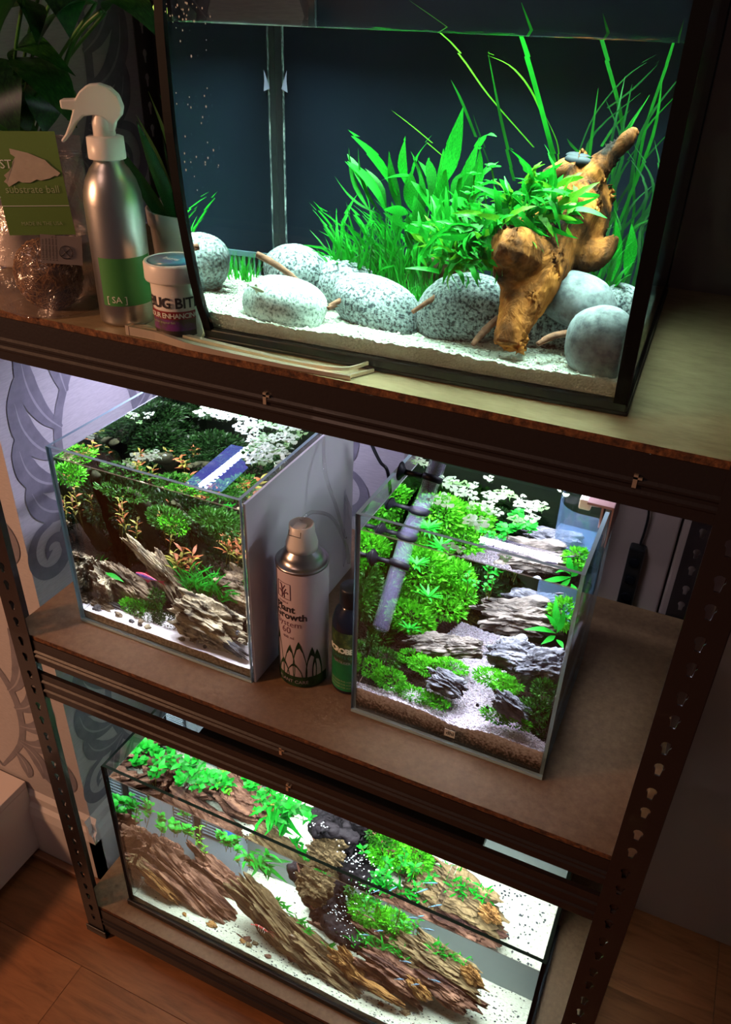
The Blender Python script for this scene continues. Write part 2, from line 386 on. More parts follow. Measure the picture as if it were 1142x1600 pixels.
def post(px, py, sx, sy):
    bm = bmesh.new()
    for M in (Matrix(((sx, 0, 0, 0), (0, 0, 1, 0), (0, 1, 0, 0), (0, 0, 0, 1))), Matrix(((0, 0, 1, 0), (sy, 0, 0, 0), (0, 1, 0, 0), (0, 0, 0, 1)))):
        b2 = bmesh.new(); b2.from_mesh(pl); b2.transform(M); t = bpy.data.meshes.new('t'); b2.to_mesh(t); bm.from_mesh(t); b2.free(); bpy.data.meshes.remove(t)
    bmesh.ops.recalc_face_normals(bm, faces=bm.faces)
    me = bpy.data.meshes.new('post'); bm.to_mesh(me); bm.free(); me.materials.clear(); me.materials.append(steel)
    o = bpy.data.objects.new('post', me); C.objects.link(o); o.parent = rack; o.location = (px, py, 0.004)
    f = MB().box(min(-0.004 * sx, 0.043 * sx), max(-0.004 * sx, 0.043 * sx), min(-0.004 * sy, 0.02 * sy), max(-0.004 * sy, 0.02 * sy), 0, 0.004)
    f.box(min(-0.004 * sx, 0.043 * sx), max(-0.004 * sx, 0.043 * sx), min(-0.004 * sy, -0.001 * sy), max(-0.004 * sy, -0.001 * sy), 0.004, 0.018)
    f.box(min(-0.004 * sx, 0.016 * sx), max(-0.004 * sx, 0.016 * sx), min(-0.001 * sy, 0.043 * sy), max(-0.001 * sy, 0.043 * sy), 0, 0.0035)
    f.build('foot_cap', black, o, loc=(0, 0, -0.004), bevel=0.001)
    return o
post(0, -0.001, 1, 1); post(W, -0.001, -1, 1); post(0, D + 0.001, 1, -1); post(W, D + 0.001, -1, -1)
def beam(z0, z1, y, s, ribs, x0=0.003, x1=W - 0.003):
    """channel running left-right; s = 1 shows its face towards the front"""
    prof = [(0.006, z1 - 0.0015), (0.006, z1), (0, z1)]
    for a in ribs:
        z = z1 - a; prof += [(0, z + 0.0035), (-0.0022, z + 0.001), (-0.0022, z - 0.001), (0, z - 0.0035)]
    prof += [(0, z0), (0.005, z0), (0.005, z0 + 0.0015), (0.0015, z0 + 0.0015), (0.0015, z1 - 0.0015)]
    k = len(prof); vs = [(x, y + s * d, z - ZF) for x in (x0, x1) for d, z in prof]
    MB().add(vs, [(i, (i + 1) % k, (i + 1) % k + k, i + k) for i in range(k)] + [tuple(range(k)), tuple(range(2 * k - 1, k - 1, -1))]).build('beam', steel, rack, fix=True)
def beam_y(z0, z1, x, s):
    prof = [(0.02, z1), (0, z1), (0, z0), (0.014, z0), (0.014, z0 + 0.0015), (0.0015, z0 + 0.0015), (0.0015, z1 - 0.0015), (0.02, z1 - 0.0015)]
    k = len(prof); vs = [(x + s * d, y, z - ZF) for y in (0.005, D - 0.005) for d, z in prof]
    MB().add(vs, [(i, (i + 1) % k, (i + 1) % k + k, i + k) for i in range(k)] + [tuple(range(k)), tuple(range(2 * k - 1, k - 1, -1))]).build('side_beam', steel, rack, fix=True)
for (a, b, rb) in [(Z3 - 0.058, Z3 - 0.0075, (0.027, 0.037)), (-0.050, -0.0075, (0.022, 0.030)), (-0.120, -0.0725, (0.016, 0.034)), (Z1 - 0.076, Z1 - 0.0075, (0.03, 0.042))]:
    beam(a, b, 0.001, 1, rb)
for zz in (Z3, 0, Z1):
    beam(zz - 0.052, zz - 0.0125, D - 0.001, -1, (0.02,))
    beam_y(zz - 0.052, zz - 0.0125, 0.0015, 1); beam_y(zz - 0.052, zz - 0.0125, W - 0.0015, -1)
for x, z in ((0.446, Z3 - 0.03), (0.447, -0.032), (0.795, Z3 - 0.030), (0.455, -0.098)):
    MB().box(x, x + 0.0035, -0.0016, 0.0012, z - ZF - 0.009, z - ZF + 0.003).box(x, x + 0.007, -0.0016, 0.0012, z - ZF - 0.001, z - ZF + 0.001).build('lock_tab', chrome, rack)
def board(z, top):
    mb = MB().box(0.0025, W - 0.0025, 0.0025, D - 0.0025, z - 0.012 - ZF, z - ZF)
    mb.mi = [0, 0, 1, 1, 1, 1]; mb.mi[1] = 0
    o = mb.build('shelf_board', [top, mdf_edge], rack); return o
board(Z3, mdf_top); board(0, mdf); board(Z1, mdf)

# black power strip and cable behind the middle shelf
ps = thing('power_strip', 'black power strip hanging on the back rail right of the planted cube', 'power strip', (0.800, 0.494, 0.03))
MB().box(-0.012, 0.012, -0.010, 0.010, -0.05, 0.06).build('body', black, ps, bevel=0.003)
for k in range(3): MB().lathe([(0.008, 0), (0.008, 0.002), (0.006, 0.0025)], 16).build('socket', rubber, ps, loc=(0, -0.012, -0.03 + k * 0.033)).rotation_euler = (R(90), 0, 0)
tag(MB().tube(smooth_path([(0.802, 0.494, 0.093), (0.803, 0.492, 0.15), (0.79, 0.49, 0.22), (0.80, 0.488, 0.30), (0.795, 0.485, 0.42)]), 0.002, 8).build('cable', black), 'thin black cable running up from the power strip', 'cable')

# ------------------------------------------------------------------ nature kit
def fbm(p, o=4): return noise.fractal(p, 0.9, 2.1, o, noise_basis='PERLIN_ORIGINAL')
BOXES = {'L': (0.087, 0.363, 0.068, 0.349, 0.0085, 0.268), 'R': (0.5225, 0.7595, 0.0785, 0.2955, 0.0085, 0.278), 'B': (0.0955, 0.8170, 0.0370, 0.3180, Z1 + 0.0085, Z1 + 0.345), 'F': (0.3730, 0.7610, 0.0300, 0.2700, Z3 + 0.016, Z3 + 0.27)}
def keep_inside(o, which=None):
    """keep a rock or plant mass inside its tank's glass and above the base pane"""
    o.rotation_mode = 'XYZ'; M = Matrix.LocRotScale(o.location, o.rotation_euler, o.scale); Mi = M.inverted()
    if which is None:
        for k, b in BOXES.items():
            p = o.location if o.location.length > 0.01 else M @ (sum((v_.co for v_ in o.data.vertices), V()) / len(o.data.vertices))
            if b[0] - .07 < p.x < b[1] + .07 and b[4] - .06 < p.z < b[5] + .05 and not (k == 'L' and p.x > .45): which = k; break
    if which is None: return o
    b = BOXES[which]
    if o.location.length > 0.01:
        o.location.x = min(max(o.location.x, b[0] + .014), b[1] - .014); o.location.y = min(max(o.location.y, b[2] + .010), b[3] - .010)
        M = Matrix.LocRotScale(o.location, o.rotation_euler, o.scale); Mi = M.inverted()
    for v_ in o.data.vertices:
        p = M @ v_.co; q = V((min(max(p.x, b[0]), b[1]), min(max(p.y, b[2]), b[3]), min(max(p.z, b[4]), b[5])))
        if (q - p).length > 1e-5: v_.co = Mi @ q
    return o
def pebble(name, label, loc, r, rot, m_, group, seed, n=4, cat='stone', sq=2.15):
    """water-worn stone: a lopsided superellipsoid"""
    bm = bmesh.new(); bmesh.ops.create_icosphere(bm, subdivisions=n, radius=1)
    rs = random.Random(seed); o3 = V((rs.uniform(-9, 9), rs.uniform(-9, 9), rs.uniform(-9, 9)))
    for v_ in bm.verts:
        p = v_.co.copy(); k = (abs(p.x)**sq + abs(p.y)**sq + abs(p.z)**sq)**(-1 / sq)
        p = p * k; p *= 1 + 0.16 * noise.noise(v_.co * 0.9 + o3) + 0.012 * noise.noise(v_.co * 6 + o3)
        v_.co = V((p.x * r[0], p.y * r[1], p.z * r[2]))
    me = bpy.data.meshes.new(name); bm.to_mesh(me); bm.free(); me.materials.append(m_)
    me.polygons.foreach_set('use_smooth', [True] * len(me.polygons))
    o = bpy.data.objects.new(name, me); C.objects.link(o); o.location = loc; o.rotation_euler = [R(a) for a in rot]
    keep_inside(o)
    return tag(o, label, cat, group)
def slate(name, label, loc, r, rot, m_, group, seed, n=5, cat='rock', lay=5.5, amp=0.11, rough=0.42):
    """layered rock: strata run along the local x axis, edges broken off in steps"""
    bm = bmesh.new(); bmesh.ops.create_icosphere(bm, subdivisions=n, radius=1)
    rs = random.Random(seed); o3 = V((rs.uniform(-9, 9), rs.uniform(-9, 9), rs.uniform(-9, 9)))
    for v_ in bm.verts:
        q = v_.co; k = (abs(q.x)**3.2 + abs(q.y)**3.2 + abs(q.z)**3.2)**(-1 / 3.2)
        p = q * k
        big = noise.noise(p * 1.1 + o3)
        ly = (p.y * 0.85 + p.z * 0.5) * lay + 1.6 * noise.noise(V((p.x * 0.8, p.y, p.z)) + o3)
        st = math.floor(ly); fr_ = ly - st
        step = noise.cell(V((st * 1.7, 0.3, seed))) - 0.5
        along = noise.noise(V((p.x * 1.6, st * 0.9, 1.0)) + o3)
        groove = -0.9 if fr_ < 0.16 else 0.0
        s_ = 1 + 0.30 * big + 0.20 * noise.noise(p * 2.3 + o3) + amp * (step + along * 0.8 + groove * 0.45) + rough * 0.4 * fbm(V((p.x * 2.2, p.y * 5, p.z * 5)) + o3, 4)
        e = 1 + amp * 1.4 * step * abs(p.x)
        v_.co = V((p.x * r[0] * s_ * e, p.y * r[1] * s_, p.z * r[2] * s_))
    me = bpy.data.meshes.new(name); bm.to_mesh(me); bm.free(); me.materials.append(m_)
    me.polygons.foreach_set('use_smooth', [False] * len(me.polygons))
    o = bpy.data.objects.new(name, me); C.objects.link(o); o.location = loc; o.rotation_euler = [R(a) for a in rot]
    keep_inside(o)
    return tag(o, label, cat, group)
def lump(name, r, mi, m_, seed, loc=(0, 0, 0), parent=None, n=4, a=0.35, f=2.0):
    bm = bmesh.new(); bmesh.ops.create_icosphere(bm, subdivisions=n, radius=1); o3 = V((seed * 1.7, seed * .3, seed))
    for v_ in bm.verts:
        k = 1 + a * fbm(v_.co * f + o3, 4); v_.co = V((v_.co.x * r[0] * k, v_.co.y * r[1] * k, v_.co.z * r[2] * k))
    me = bpy.data.meshes.new(name); bm.to_mesh(me); bm.free(); me.materials.append(m_)
    o = bpy.data.objects.new(name, me); C.objects.link(o); o.location = loc
    if parent: o.parent = parent
    return o
def leaf_mesh(name, prof, m_, bend=0.25, fold=0.25, twist=0.0, n=9, wavy=0.0):
    """unit leaf along +x; prof = half widths along the blade; bend lifts then drops it"""
    mb = MB(); vs = []
    for i in range(n + 1):
        t = i / n; k = t * (len(prof) - 1); a = int(min(k, len(prof) - 2)); wd = prof[a] + (prof[a + 1] - prof[a]) * (k - a)
        z = bend * math.sin(math.pi * t) ; tw = twist * t
        wz = wavy * math.sin(t * 22)
        for s in (-1, 0, 1):
            y = s * wd; zz = fold * abs(s) * wd + wz * abs(s) * wd
            vs.append((t, y * math.cos(tw) - zz * math.sin(tw), z + (y * math.sin(tw) * 0.6 + zz * 0.5) * 0.16))
    fs = []
    for i in range(n):
        for s in (0, 1): fs.append((3 * i + s, 3 * i + 3 + s, 3 * i + 4 + s, 3 * i + 1 + s))
    return MB().add(vs, fs, 0, True).mesh(name, m_)
BLADE = [0.5, 0.5, 0.48, 0.42, 0.30, 0.02]
LANCE = [0.05, 0.22, 0.42, 0.5, 0.46, 0.34, 0.18, 0.01]
OVAL = [0.06, 0.34, 0.48, 0.5, 0.47, 0.38, 0.22, 0.01]
STALK = [0.06, 0.06, 0.08, 0.3, 0.5, 0.5, 0.36, 0.01]
def put_leaf(root, me, base, tip, wd, roll=0.0, name='leaf'):
    b, t = V(base), V(tip); d = t - b; L = d.length
    if L < 1e-5: return
    x = d / L; up = V((0, 0, 1)) if abs(x.z) < 0.93 else V((0.3, -1, 0.2)).normalized()
    z = (up - x * up.dot(x)).normalized(); z = Matrix.Rotation(roll, 3, x) @ z; y = z.cross(x)
    M = Matrix.Identity(4)
    for i in range(3): M[i][0] = x[i] * L; M[i][1] = y[i] * wd; M[i][2] = z[i] * L; M[i][3] = b[i] - root.location[i]
    o = bpy.data.objects.new(name, me); C.objects.link(o); o.parent = root; o.matrix_local = M
    return o
def tuft(mb, c, n, L, wd, rs, spread=0.6, lean=(0, 0), mi=0, seg=4, jit=0.004):
    """n thin grass blades from c, drawn into mb"""
    for _ in range(n):
        a = rs.uniform(0, 2 * math.pi); s = rs.uniform(0.05, spread); l = L * rs.uniform(0.55, 1.0)
        dx, dy = math.cos(a) * s + lean[0], math.sin(a) * s + lean[1]
        b = V(c) + V((rs.uniform(-jit, jit), rs.uniform(-jit, jit), 0)); vs = []; px = V((-dy, dx, 0)).normalized() * wd * 0.5
        if rs.random() < 0.5: px = V((wd * 0.5, 0, 0))
        for i in range(seg + 1):
            t = i / seg; p = b + V((dx * l * t**1.6, dy * l * t**1.6, l * (t - 0.35 * s * t * t))); k = 1 - t**2.5
            vs += [p - px * k, p + px * k]
        mb.add(vs, [(2 * i, 2 * i + 1, 2 * i + 3, 2 * i + 2) for i in range(seg)], mi, True)
def fluff(mb, c, r, n, ls, rs, mi=0, up=0.3, aspect=0.4, surf=0.5):
    """n small leaves scattered through an ellipsoid round c"""
    for _ in range(n):
        d = V((rs.gauss(0, 1), rs.gauss(0, 1), rs.gauss(0, 1))).normalized(); q = rs.uniform(surf, 1) ** 0.5
        p = V(c) + V((d.x * r[0] * q, d.y * r[1] * q, d.z * r[2] * q))
        t = (d + V((rs.gauss(0, .5), rs.gauss(0, .5), rs.gauss(up, .4)))).normalized(); s = t.cross(V((rs.gauss(0, 1), rs.gauss(0, 1), rs.gauss(0, 1)))).normalized()
        l = ls * rs.uniform(0.6, 1.2); w_ = l * aspect * 0.5
        mb.add([p, p + t * l * 0.5 + s * w_, p + t * l, p + t * l * 0.5 - s * w_], [(0, 1, 2, 3)], mi)
def chips(mb, pts, s0, s1, rs, mi=0):
    """small angular grains"""
    for p in pts:
        s = rs.uniform(s0, s1); q = [V((rs.uniform(.6, 1.2), 0, 0)), V((0, rs.uniform(.6, 1.2), 0)), V((-rs.uniform(.6, 1.2), 0, 0)), V((0, -rs.uniform(.6, 1.2), 0)), V((0, 0, rs.uniform(.4, .8))), V((0, 0, -0.5))]
        M = Matrix.Rotation(rs.uniform(0, 6.28), 3, V((rs.uniform(-.4, .4), rs.uniform(-.4, .4), 1)))
        mb.add([V(p) + (M @ k) * s for k in q], [(0, 1, 4), (1, 2, 4), (2, 3, 4), (3, 0, 4), (1, 0, 5), (2, 1, 5), (3, 2, 5), (0, 3, 5)], mi)
def bed(name, label, x0, x1, y0, y1, zb, h, m_, nx=90, ny=70, jit=0.0012, rs=None, group=None, cat='sand', mats=None, which=None, kind='stuff', yfun=None):
    """block of sand: sides down to zb and an uneven top h(x, y)"""
    rs = rs or random.Random(5); mb = MB(); vs = []
    for j in range(ny + 1):
        for i in range(nx + 1):
            x = x0 + (x1 - x0) * i / nx; y = y0 + (y1 - y0) * j / ny
            vs.append((x, y, h(x, y) + (rs.uniform(-jit, jit))))
    fs = []; mi = []
    for j in range(ny):
        for i in range(nx):
            a = j * (nx + 1) + i; fs.append((a, a + 1, a + nx + 2, a + nx + 1))
            mi.append(which((x0 + (x1 - x0) * (i + .5) / nx), (y0 + (y1 - y0) * (j + .5) / ny)) if which else 0)
    o0 = len(vs); vs2 = [(x, y, zb) for x, y, z in vs]
    ring = [i for i in range(nx)] + [nx + j * (nx + 1) for j in range(ny)] + [ny * (nx + 1) + nx - i for i in range(nx)] + [(ny - j) * (nx + 1) for j in range(ny)]
    mb.v = vs + vs2; mb.f = [list(f) for f in fs]; mb.mi = mi
    side = (len(mats) - 1) if mats else 0
    for k in range(len(ring)):
        a, b = ring[k], ring[(k + 1) % len(ring)]; mb.f.append([a, a + o0, b + o0, b]); mb.mi.append(side)
    mb.sm = [False] * len(mb.f)
    o = mb.build(name, mats or m_)
    return tag(o, label, cat, group, kind)
def tank(name, label, loc, rz, w_, d_, h_, th, em, skip=(), group=None):
    t = thing(name, label, 'aquarium', loc, rz, group)
    def pane(nm, x0, x1, y0, y1, z0, z1):
        mb = MB().box(x0, x1, y0, y1, z0, z1)
        dims = [z1 - z0, z1 - z0, y1 - y0, y1 - y0, x1 - x0, x1 - x0]; mn = min(dims)
        mb.mi = [0 if abs(q - mn) < 1e-6 else 1 for q in dims]
        return mb.build(nm, [pane_m, em], t, bevel=0)
    if 'base' not in skip: pane('base_pane', 0, w_, 0, d_, 0, th)
    if 'front' not in skip: pane('front_pane', 0, w_, 0, th, th, h_)
    if 'back' not in skip: pane('back_pane', 0, w_, d_ - th, d_, th, h_)
    if 'left' not in skip: pane('side_pane', 0, th, th, d_ - th, th, h_)
    if 'right' not in skip: pane('side_pane', w_ - th, w_, th, d_ - th, th, h_)
    return t

# ------------------------------------------------------------------ curved-front aquarium on the top shelf
FW, FD, FH = 0.4106, 0.392, 0.385
def fy(z):          # how far the front bulges forward at height z above the base
    P = [(0, 0.0), (0.012, -0.002), (0.03, -0.010), (0.06, -0.019), (0.09, -0.025), (0.14, -0.033), (0.20, -0.0375), (0.27, -0.037), (0.33, -0.031), (0.385, -0.020)]
    for (a, b), (c, d) in zip(P, P[1:]):
        if z <= c: return b + (d - b) * (z - a) / (c - a)
    return P[-1][1]
fx = thing('curved_front_aquarium', 'large aquarium with curved front glass and black trim on the top shelf', 'aquarium', (0.3631, 0.033, Z3 + 0.0005), 0.0356)
zs = [0.004 + (FH - 0.004) * i / 24 for i in range(25)]
mb = MB()            # front glass, a curved sheet with thickness
for off in (0, 0.004):
    for z in zs:
        mb.v += [(0.004, fy(z) + off, z), (FW - 0.004, fy(z) + off, z)]
n2 = len(zs)
for o_, flip in ((0, False), (2 * n2, True)):
    for i in range(n2 - 1):
        f = [o_ + 2 * i, o_ + 2 * i + 1, o_ + 2 * i + 3, o_ + 2 * i + 2]; mb.f.append(f[::-1] if flip else f); mb.mi.append(0); mb.sm.append(True)
mb.build('front_pane', [pane_m], fx)
for nm, x0, x1 in (('side_pane', 0.0, 0.0036), ('side_pane', FW - 0.0036, FW)):
    mb = MB(); vs = [(x, y, z) for x in (x0, x1) for z in zs for y in (fy(z) + 0.002, FD - 0.006)]; k = 2 * n2
    mb.add(vs, [f for i in range(n2 - 1) for f in ((2 * i, 2 * i + 2, 2 * i + 3, 2 * i + 1), (k + 2 * i, k + 2 * i + 1, k + 2 * i + 3, k + 2 * i + 2))])
    mb.build(nm, [pane_m], fx)
for sx in (0, 1):       # black corner trims following the curve
    mb = MB(); vs = []
    for z in zs:
        y = fy(z); xa, xb = (-0.0012, 0.0072) if sx == 0 else (FW - 0.0105, FW + 0.0012)
        vs += [(xa, y - 0.0012, z), (xb, y - 0.0012, z), (xb, y + 0.0045, z), (xa, y + 0.0105, z)]
    mb.add(vs, [(4 * i + a, 4 * i + (a + 1) % 4, 4 * i + 4 + (a + 1) % 4, 4 * i + 4 + a) for i in range(n2 - 1) for a in range(4)])
    mb.build('corner_trim', black_soft, fx)
MB().box(-0.003, FW + 0.003, -0.003, FD, 0, 0.004).box(-0.001, FW + 0.001, -0.004, 0.006, 0.004, 0.0125).box(-0.002, 0.004, 0, FD, 0.004, 0.010).box(FW - 0.004, FW + 0.002, 0, FD, 0.004, 0.010).build('base_frame', black, fx, bevel=0.0012)
MB().box(-0.001, FW + 0.001, FD - 0.006, FD, 0.004, FH).build('back_panel', black, fx)
panel_m = mat('dark_blue_grey_panel', rough=0.42, stops=[(0.3, (0.0035, 0.0065, 0.013)), (0.7, (0.0055, 0.010, 0.019))], scale=9, spec=0.12)
MB().box(0.004, FW - 0.004, 0.232, 0.236, 0.012, FH - 0.01).build('partition', panel_m, fx)
# seam, algae lines beside it, and the slotted intake low on the partition
seam_m = mat('pale_algae', rough=0.8, stops=[(0.44, (0.03, 0.045, 0.055)), (0.60, (0.40, 0.48, 0.50))], scale=190, stretch=(1, 1, 0.4))
sx0 = 0.0075
MB().box(sx0 - 0.0035, sx0 + 0.0035, 0.2302, 0.2319, 0.05, FH - 0.02).build('seam', mat('seam_black', (0.004, 0.006, 0.010), 0.5), fx)
for dx in (0.0038,): MB().box(sx0 + dx, sx0 + dx + 0.0018, 0.2305, 0.2319, 0.06, FH - 0.02).build('algae_line', seam_m, fx)
MB().add([(sx0 + 0.003, 0.2295, 0.215), (sx0 + 0.010, 0.2295, 0.212), (sx0 + 0.009, 0.2295, 0.222), (sx0 + 0.0095, 0.2295, 0.232), (sx0 + 0.006, 0.2295, 0.223)], [(0, 1, 2, 3, 4)]).build('scrap', mat('lilac_scrap', (0.42, 0.40, 0.62), 0.6), fx)
gr = MB(); 
for x0, x1 in ((0.006, FW - 0.006),): gr.box(x0, x1, 0.2245, 0.2319, 0.058, 0.062).box(x0, x1, 0.2245, 0.2319, 0.018, 0.022)
gr.build('intake_frame', mat('intake_grey', (0.05, 0.085, 0.11), 0.4), fx)
x = 0.009
while x < FW - 0.01:
    MB().box(x, x + 0.0022, 0.2255, 0.2319, 0.022, 0.058).build('intake_bar', MATS['intake_grey'], fx)
    x += 0.0062
# water body
wz = 0.275; zw = [0.013 + (wz - 0.013) * i / 22 for i in range(23)]
mb = MB(); k = 4
for z in zw:
    y = fy(z) + 0.0045; mb.v += [(0.0042, y, z), (FW - 0.0042, y, z), (FW - 0.0042, 0.2335, z), (0.0042, 0.2335, z)]
for i in range(22):
    for a in range(4): mb.f.append([4 * i + a, 4 * i + (a + 1) % 4, 4 * i + 4 + (a + 1) % 4, 4 * i + 4 + a]); mb.mi.append(0); mb.sm.append(False)
mb.f += [[3, 2, 1, 0], [88, 89, 90, 91]]; mb.mi += [0, 0]; mb.sm += [False] * 2
mb.build('water', water_m, fx)

def fl(x, y, z=0): # tank coordinates -> world
    c, s = math.cos(0.0356), math.sin(0.0356); return (0.3631 + c * x - s * y, 0.033 + s * x + c * y, Z3 + z)
fgravel = mat('white_gravel', spec=0.12, rough=0.8, stops=[(0.25, (0.4884, 0.5040, 0.4216)), (0.5, (0.5808, 0.6160, 0.5440)), (0.8, (0.6204, 0.6580, 0.6120))], scale=260, bump=0.6, bscale=420, bkind='voronoi', bd=0.002)
def fh(x, y): return 0.030 + 0.012 * max(0, y) / 0.3 + 0.004 * noise.noise(V((x * 14, y * 14, 0.3))) + 0.0015 * noise.noise(V((x * 70, y * 70, 3)))
mb0 = bed('white_gravel_bed', 'white fine gravel covering the bottom of the curved-front aquarium', 0.0048, FW - 0.0048, -0.006, 0.2315, 0.0135, lambda x, y: fh(x, y), fgravel, 150, 130, 0.0011)

for v_ in mb0.data.vertices: v_.co.y = max(v_.co.y, fy(v_.co.z) + 0.0056)
mb0.location = fx.location; mb0.rotation_euler = (0, 0, 0.0356)
rs = random.Random(3); pts = []
for _ in range(4200):
    x, y = rs.uniform(0.008, FW - 0.008), rs.uniform(-0.004, 0.225); y = max(y, fy(0.03) + .009); pts.append((x, y, fh(x, y) + rs.uniform(0, 0.0012)))
cm = MB(); chips(cm, pts, 0.0011, 0.0031, rs); cm.mi = [0 if rs.random() < 0.97 else 1 for _ in range(len(cm.f) // 8) for _k in range(8)]
o = cm.build('gravel_grain', [mat('white_grain', rough=0.7, stops=[(0.3, (0.4356, 0.4480, 0.3740)), (0.7, (0.5940, 0.6300, 0.5712))], scale=120), mat('grey_grain', (0.16, 0.17, 0.16), 0.7)], mb0); tag(o, kind='stuff')

gran_a = mat('speckled_granite', spec=0.12, rough=0.75, stops=[(0.41, (0.02, 0.028, 0.035)), (0.47, (0.11, 0.13, 0.135)), (0.60, (0.20, 0.23, 0.235)), (0.8, (0.36, 0.40, 0.40))], scale=330, detail=3, bump=0.3, bscale=300)
gran_b = mat('pale_granite', spec=0.12, rough=0.75, stops=[(0.38, (0.10, 0.14, 0.13)), (0.46, (0.28, 0.33, 0.31)), (0.7, (0.48, 0.54, 0.51))], scale=330, detail=3, bump=0.3, bscale=300)
gran_c = mat('smooth_grey_stone', spec=0.12, rough=0.7, stops=[(0.35, (0.08, 0.09, 0.10)), (0.50, (0.14, 0.16, 0.17)), (0.75, (0.22, 0.24, 0.26))], scale=120, detail=8, bump=0.25, bscale=200)
G1 = 'granite stones in the curved-front aquarium'
FS = [('large pale oval stone lying front left on the white gravel', (0.439, 0.075, 0.535), (.045, .036, .027), (0, 4, -6), gran_b),
      ('round dark-speckled stone behind the large pale oval one, a twig against it', (0.418, 0.159, 0.554), (.033, .030, .028), (0, 0, 20), gran_a),
      ('speckled stone half hidden behind the front ones, left of the grass', (0.475, 0.168, 0.547), (.036, .03, .026), (0, 12, 0), gran_a),
      ('small grey stone at the very back by the intake slots', (0.443, 0.208, 0.554), (.020, .018, .014), (0, 0, 0), gran_a),
      ('wide humped speckled stone in the middle of the stone row', (0.525, 0.115, 0.54), (.049, .034, .029), (0, 8, -3), gran_a),
      ('big egg-shaped speckled stone left of the driftwood foot', (0.609, 0.12, 0.549), (.048, .036, .033), (0, -9, 2), gran_a),
      ('dark speckled stone tucked behind the driftwood foot', (0.679, 0.149, 0.54), (.032, .026, .024), (0, 0, 0), gran_a),
      ('rounded grey-green stone resting on others right of the driftwood', (0.712, 0.125, 0.572), (.032, .028, .025), (0, 8, 0), gran_c),
      ('speckled stone at the right glass behind the grey-green one', (0.744, 0.156, 0.562), (.024, .026, .026), (0, 0, 0), gran_a),
      ('smooth lilac-grey round stone in the front right corner', (0.742, 0.068, 0.547), (.030, .027, .033), (0, 0, 10), gran_c)]
for i, (lb, lc, r_, ro, mm) in enumerate(FS): pebble('river_stone', lb, lc, r_, ro, mm, G1, 11 + i)

# driftwood: tapered limbs fused into one mesh
wood_m = mat('orange_driftwood', spec=0.12, rough=0.8, stops=[(0.38, (0.0081, 0.0050, 0.0033)), (0.455, (0.1013, 0.0325, 0.0077)), (0.54, (0.3240, 0.1063, 0.0220)), (0.72, (0.6750, 0.2500, 0.0495))], scale=15, detail=13, stretch=(1.3, 1.3, 0.7), dist=1.0, bump=1.0, bscale=55, bd=0.006)  # near-black stops paint the shade of cavities into the wood colour
dark_wood = mat('dark_brown_wood', spec=0.12, rough=0.75, stops=[(0.3, (0.022, 0.012, 0.008)), (0.6, (0.085, 0.040, 0.026)), (0.85, (0.20, 0.10, 0.065))], scale=60, stretch=(1, 1, 1), bump=0.8, bscale=90, bd=0.003)
def limbs(name, label, defs, m_, vox, cat='driftwood', amp=0.004, f=26):
    mb = MB()
    for P, rr in defs:
        mb.tube(smooth_path(P, 7), lin(rr, 7), 14)
    me = mb.mesh(name, m_); o = bpy.data.objects.new(name, me); C.objects.link(o)
    md = o.modifiers.new('fuse', 'REMESH'); md.mode = 'VOXEL'; md.voxel_size = vox
    dg = bpy.context.evaluated_depsgraph_get(); me2 = bpy.data.meshes.new_from_object(o.evaluated_get(dg)); o.modifiers.clear(); o.data = me2
    for v_ in me2.vertices:
        p = v_.co; v_.co = p + v_.normal * (amp * (1.5 * fbm(V((p.x * f, p.y * f, p.z * f * 0.55)), 5) - 1.2 * max(0, noise.noise(p * 36) - .1)))
    me2.polygons.foreach_set('use_smooth', [True] * len(me2.polygons))
    me2.materials.clear(); me2.materials.append(m_)
    keep_inside(o)
    return tag(o, label, cat)
limbs('driftwood', 'gnarled orange-brown driftwood stump with a pointed horn, rising between the stones', [
    ([(0.664, 0.062, 0.533), (0.666, 0.078, 0.556), (0.67, 0.095, 0.579), (0.674, 0.115, 0.601), (0.682, 0.135, 0.622), (0.693, 0.143, 0.645), (0.693, 0.146, 0.666)], [.013, .0175, .022, .027, .025, .023, .017]),
    ([(0.674, 0.112, 0.604), (0.661, 0.09, 0.61), (0.65, 0.072, 0.617), (0.643, 0.068, 0.619)], [.021, .020, .017, .011]),
    ([(0.663, 0.1, 0.583), (0.657, 0.085, 0.598), (0.652, 0.08, 0.606)], [.016, .016, .012]),
    ([(0.694, 0.146, 0.654), (0.703, 0.146, 0.67), (0.717, 0.147, 0.689), (0.73, 0.149, 0.703)], [.017, .013, .0075, .0028]),
    ([(0.692, 0.146, 0.67), (0.675, 0.149, 0.667), (0.66, 0.146, 0.652), (0.654, 0.135, 0.635), (0.662, 0.125, 0.615)], [.015, .0115, .0105, .011, .013]),
    ([(0.695, 0.146, 0.654), (0.705, 0.152, 0.659), (0.71, 0.156, 0.639), (0.7, 0.152, 0.617)], [.016, .012, .013, .014]),
    ([(0.69, 0.14, 0.61), (0.709, 0.143, 0.608), (0.721, 0.146, 0.612), (0.731, 0.147, 0.625)], [.016, .012, .009, .003]),
    ([(0.695, 0.152, 0.63), (0.711, 0.156, 0.617), (0.718, 0.159, 0.605)], [.012, .009, .006]),
], wood_m, 0.0019)
limbs('driftwood', 'low dark driftwood root lying behind the speckled stones under the grass', [
    ([(0.55, 0.177, 0.559), (0.578, 0.177, 0.575), (0.607, 0.171, 0.589), (0.64, 0.165, 0.599)], [.005, .008, .010, .012]),
    ([(0.532, 0.183, 0.558), (0.554, 0.183, 0.572), (0.591, 0.177, 0.58)], [.004, .009, .010])], dark_wood, 0.0022, amp=0.003)
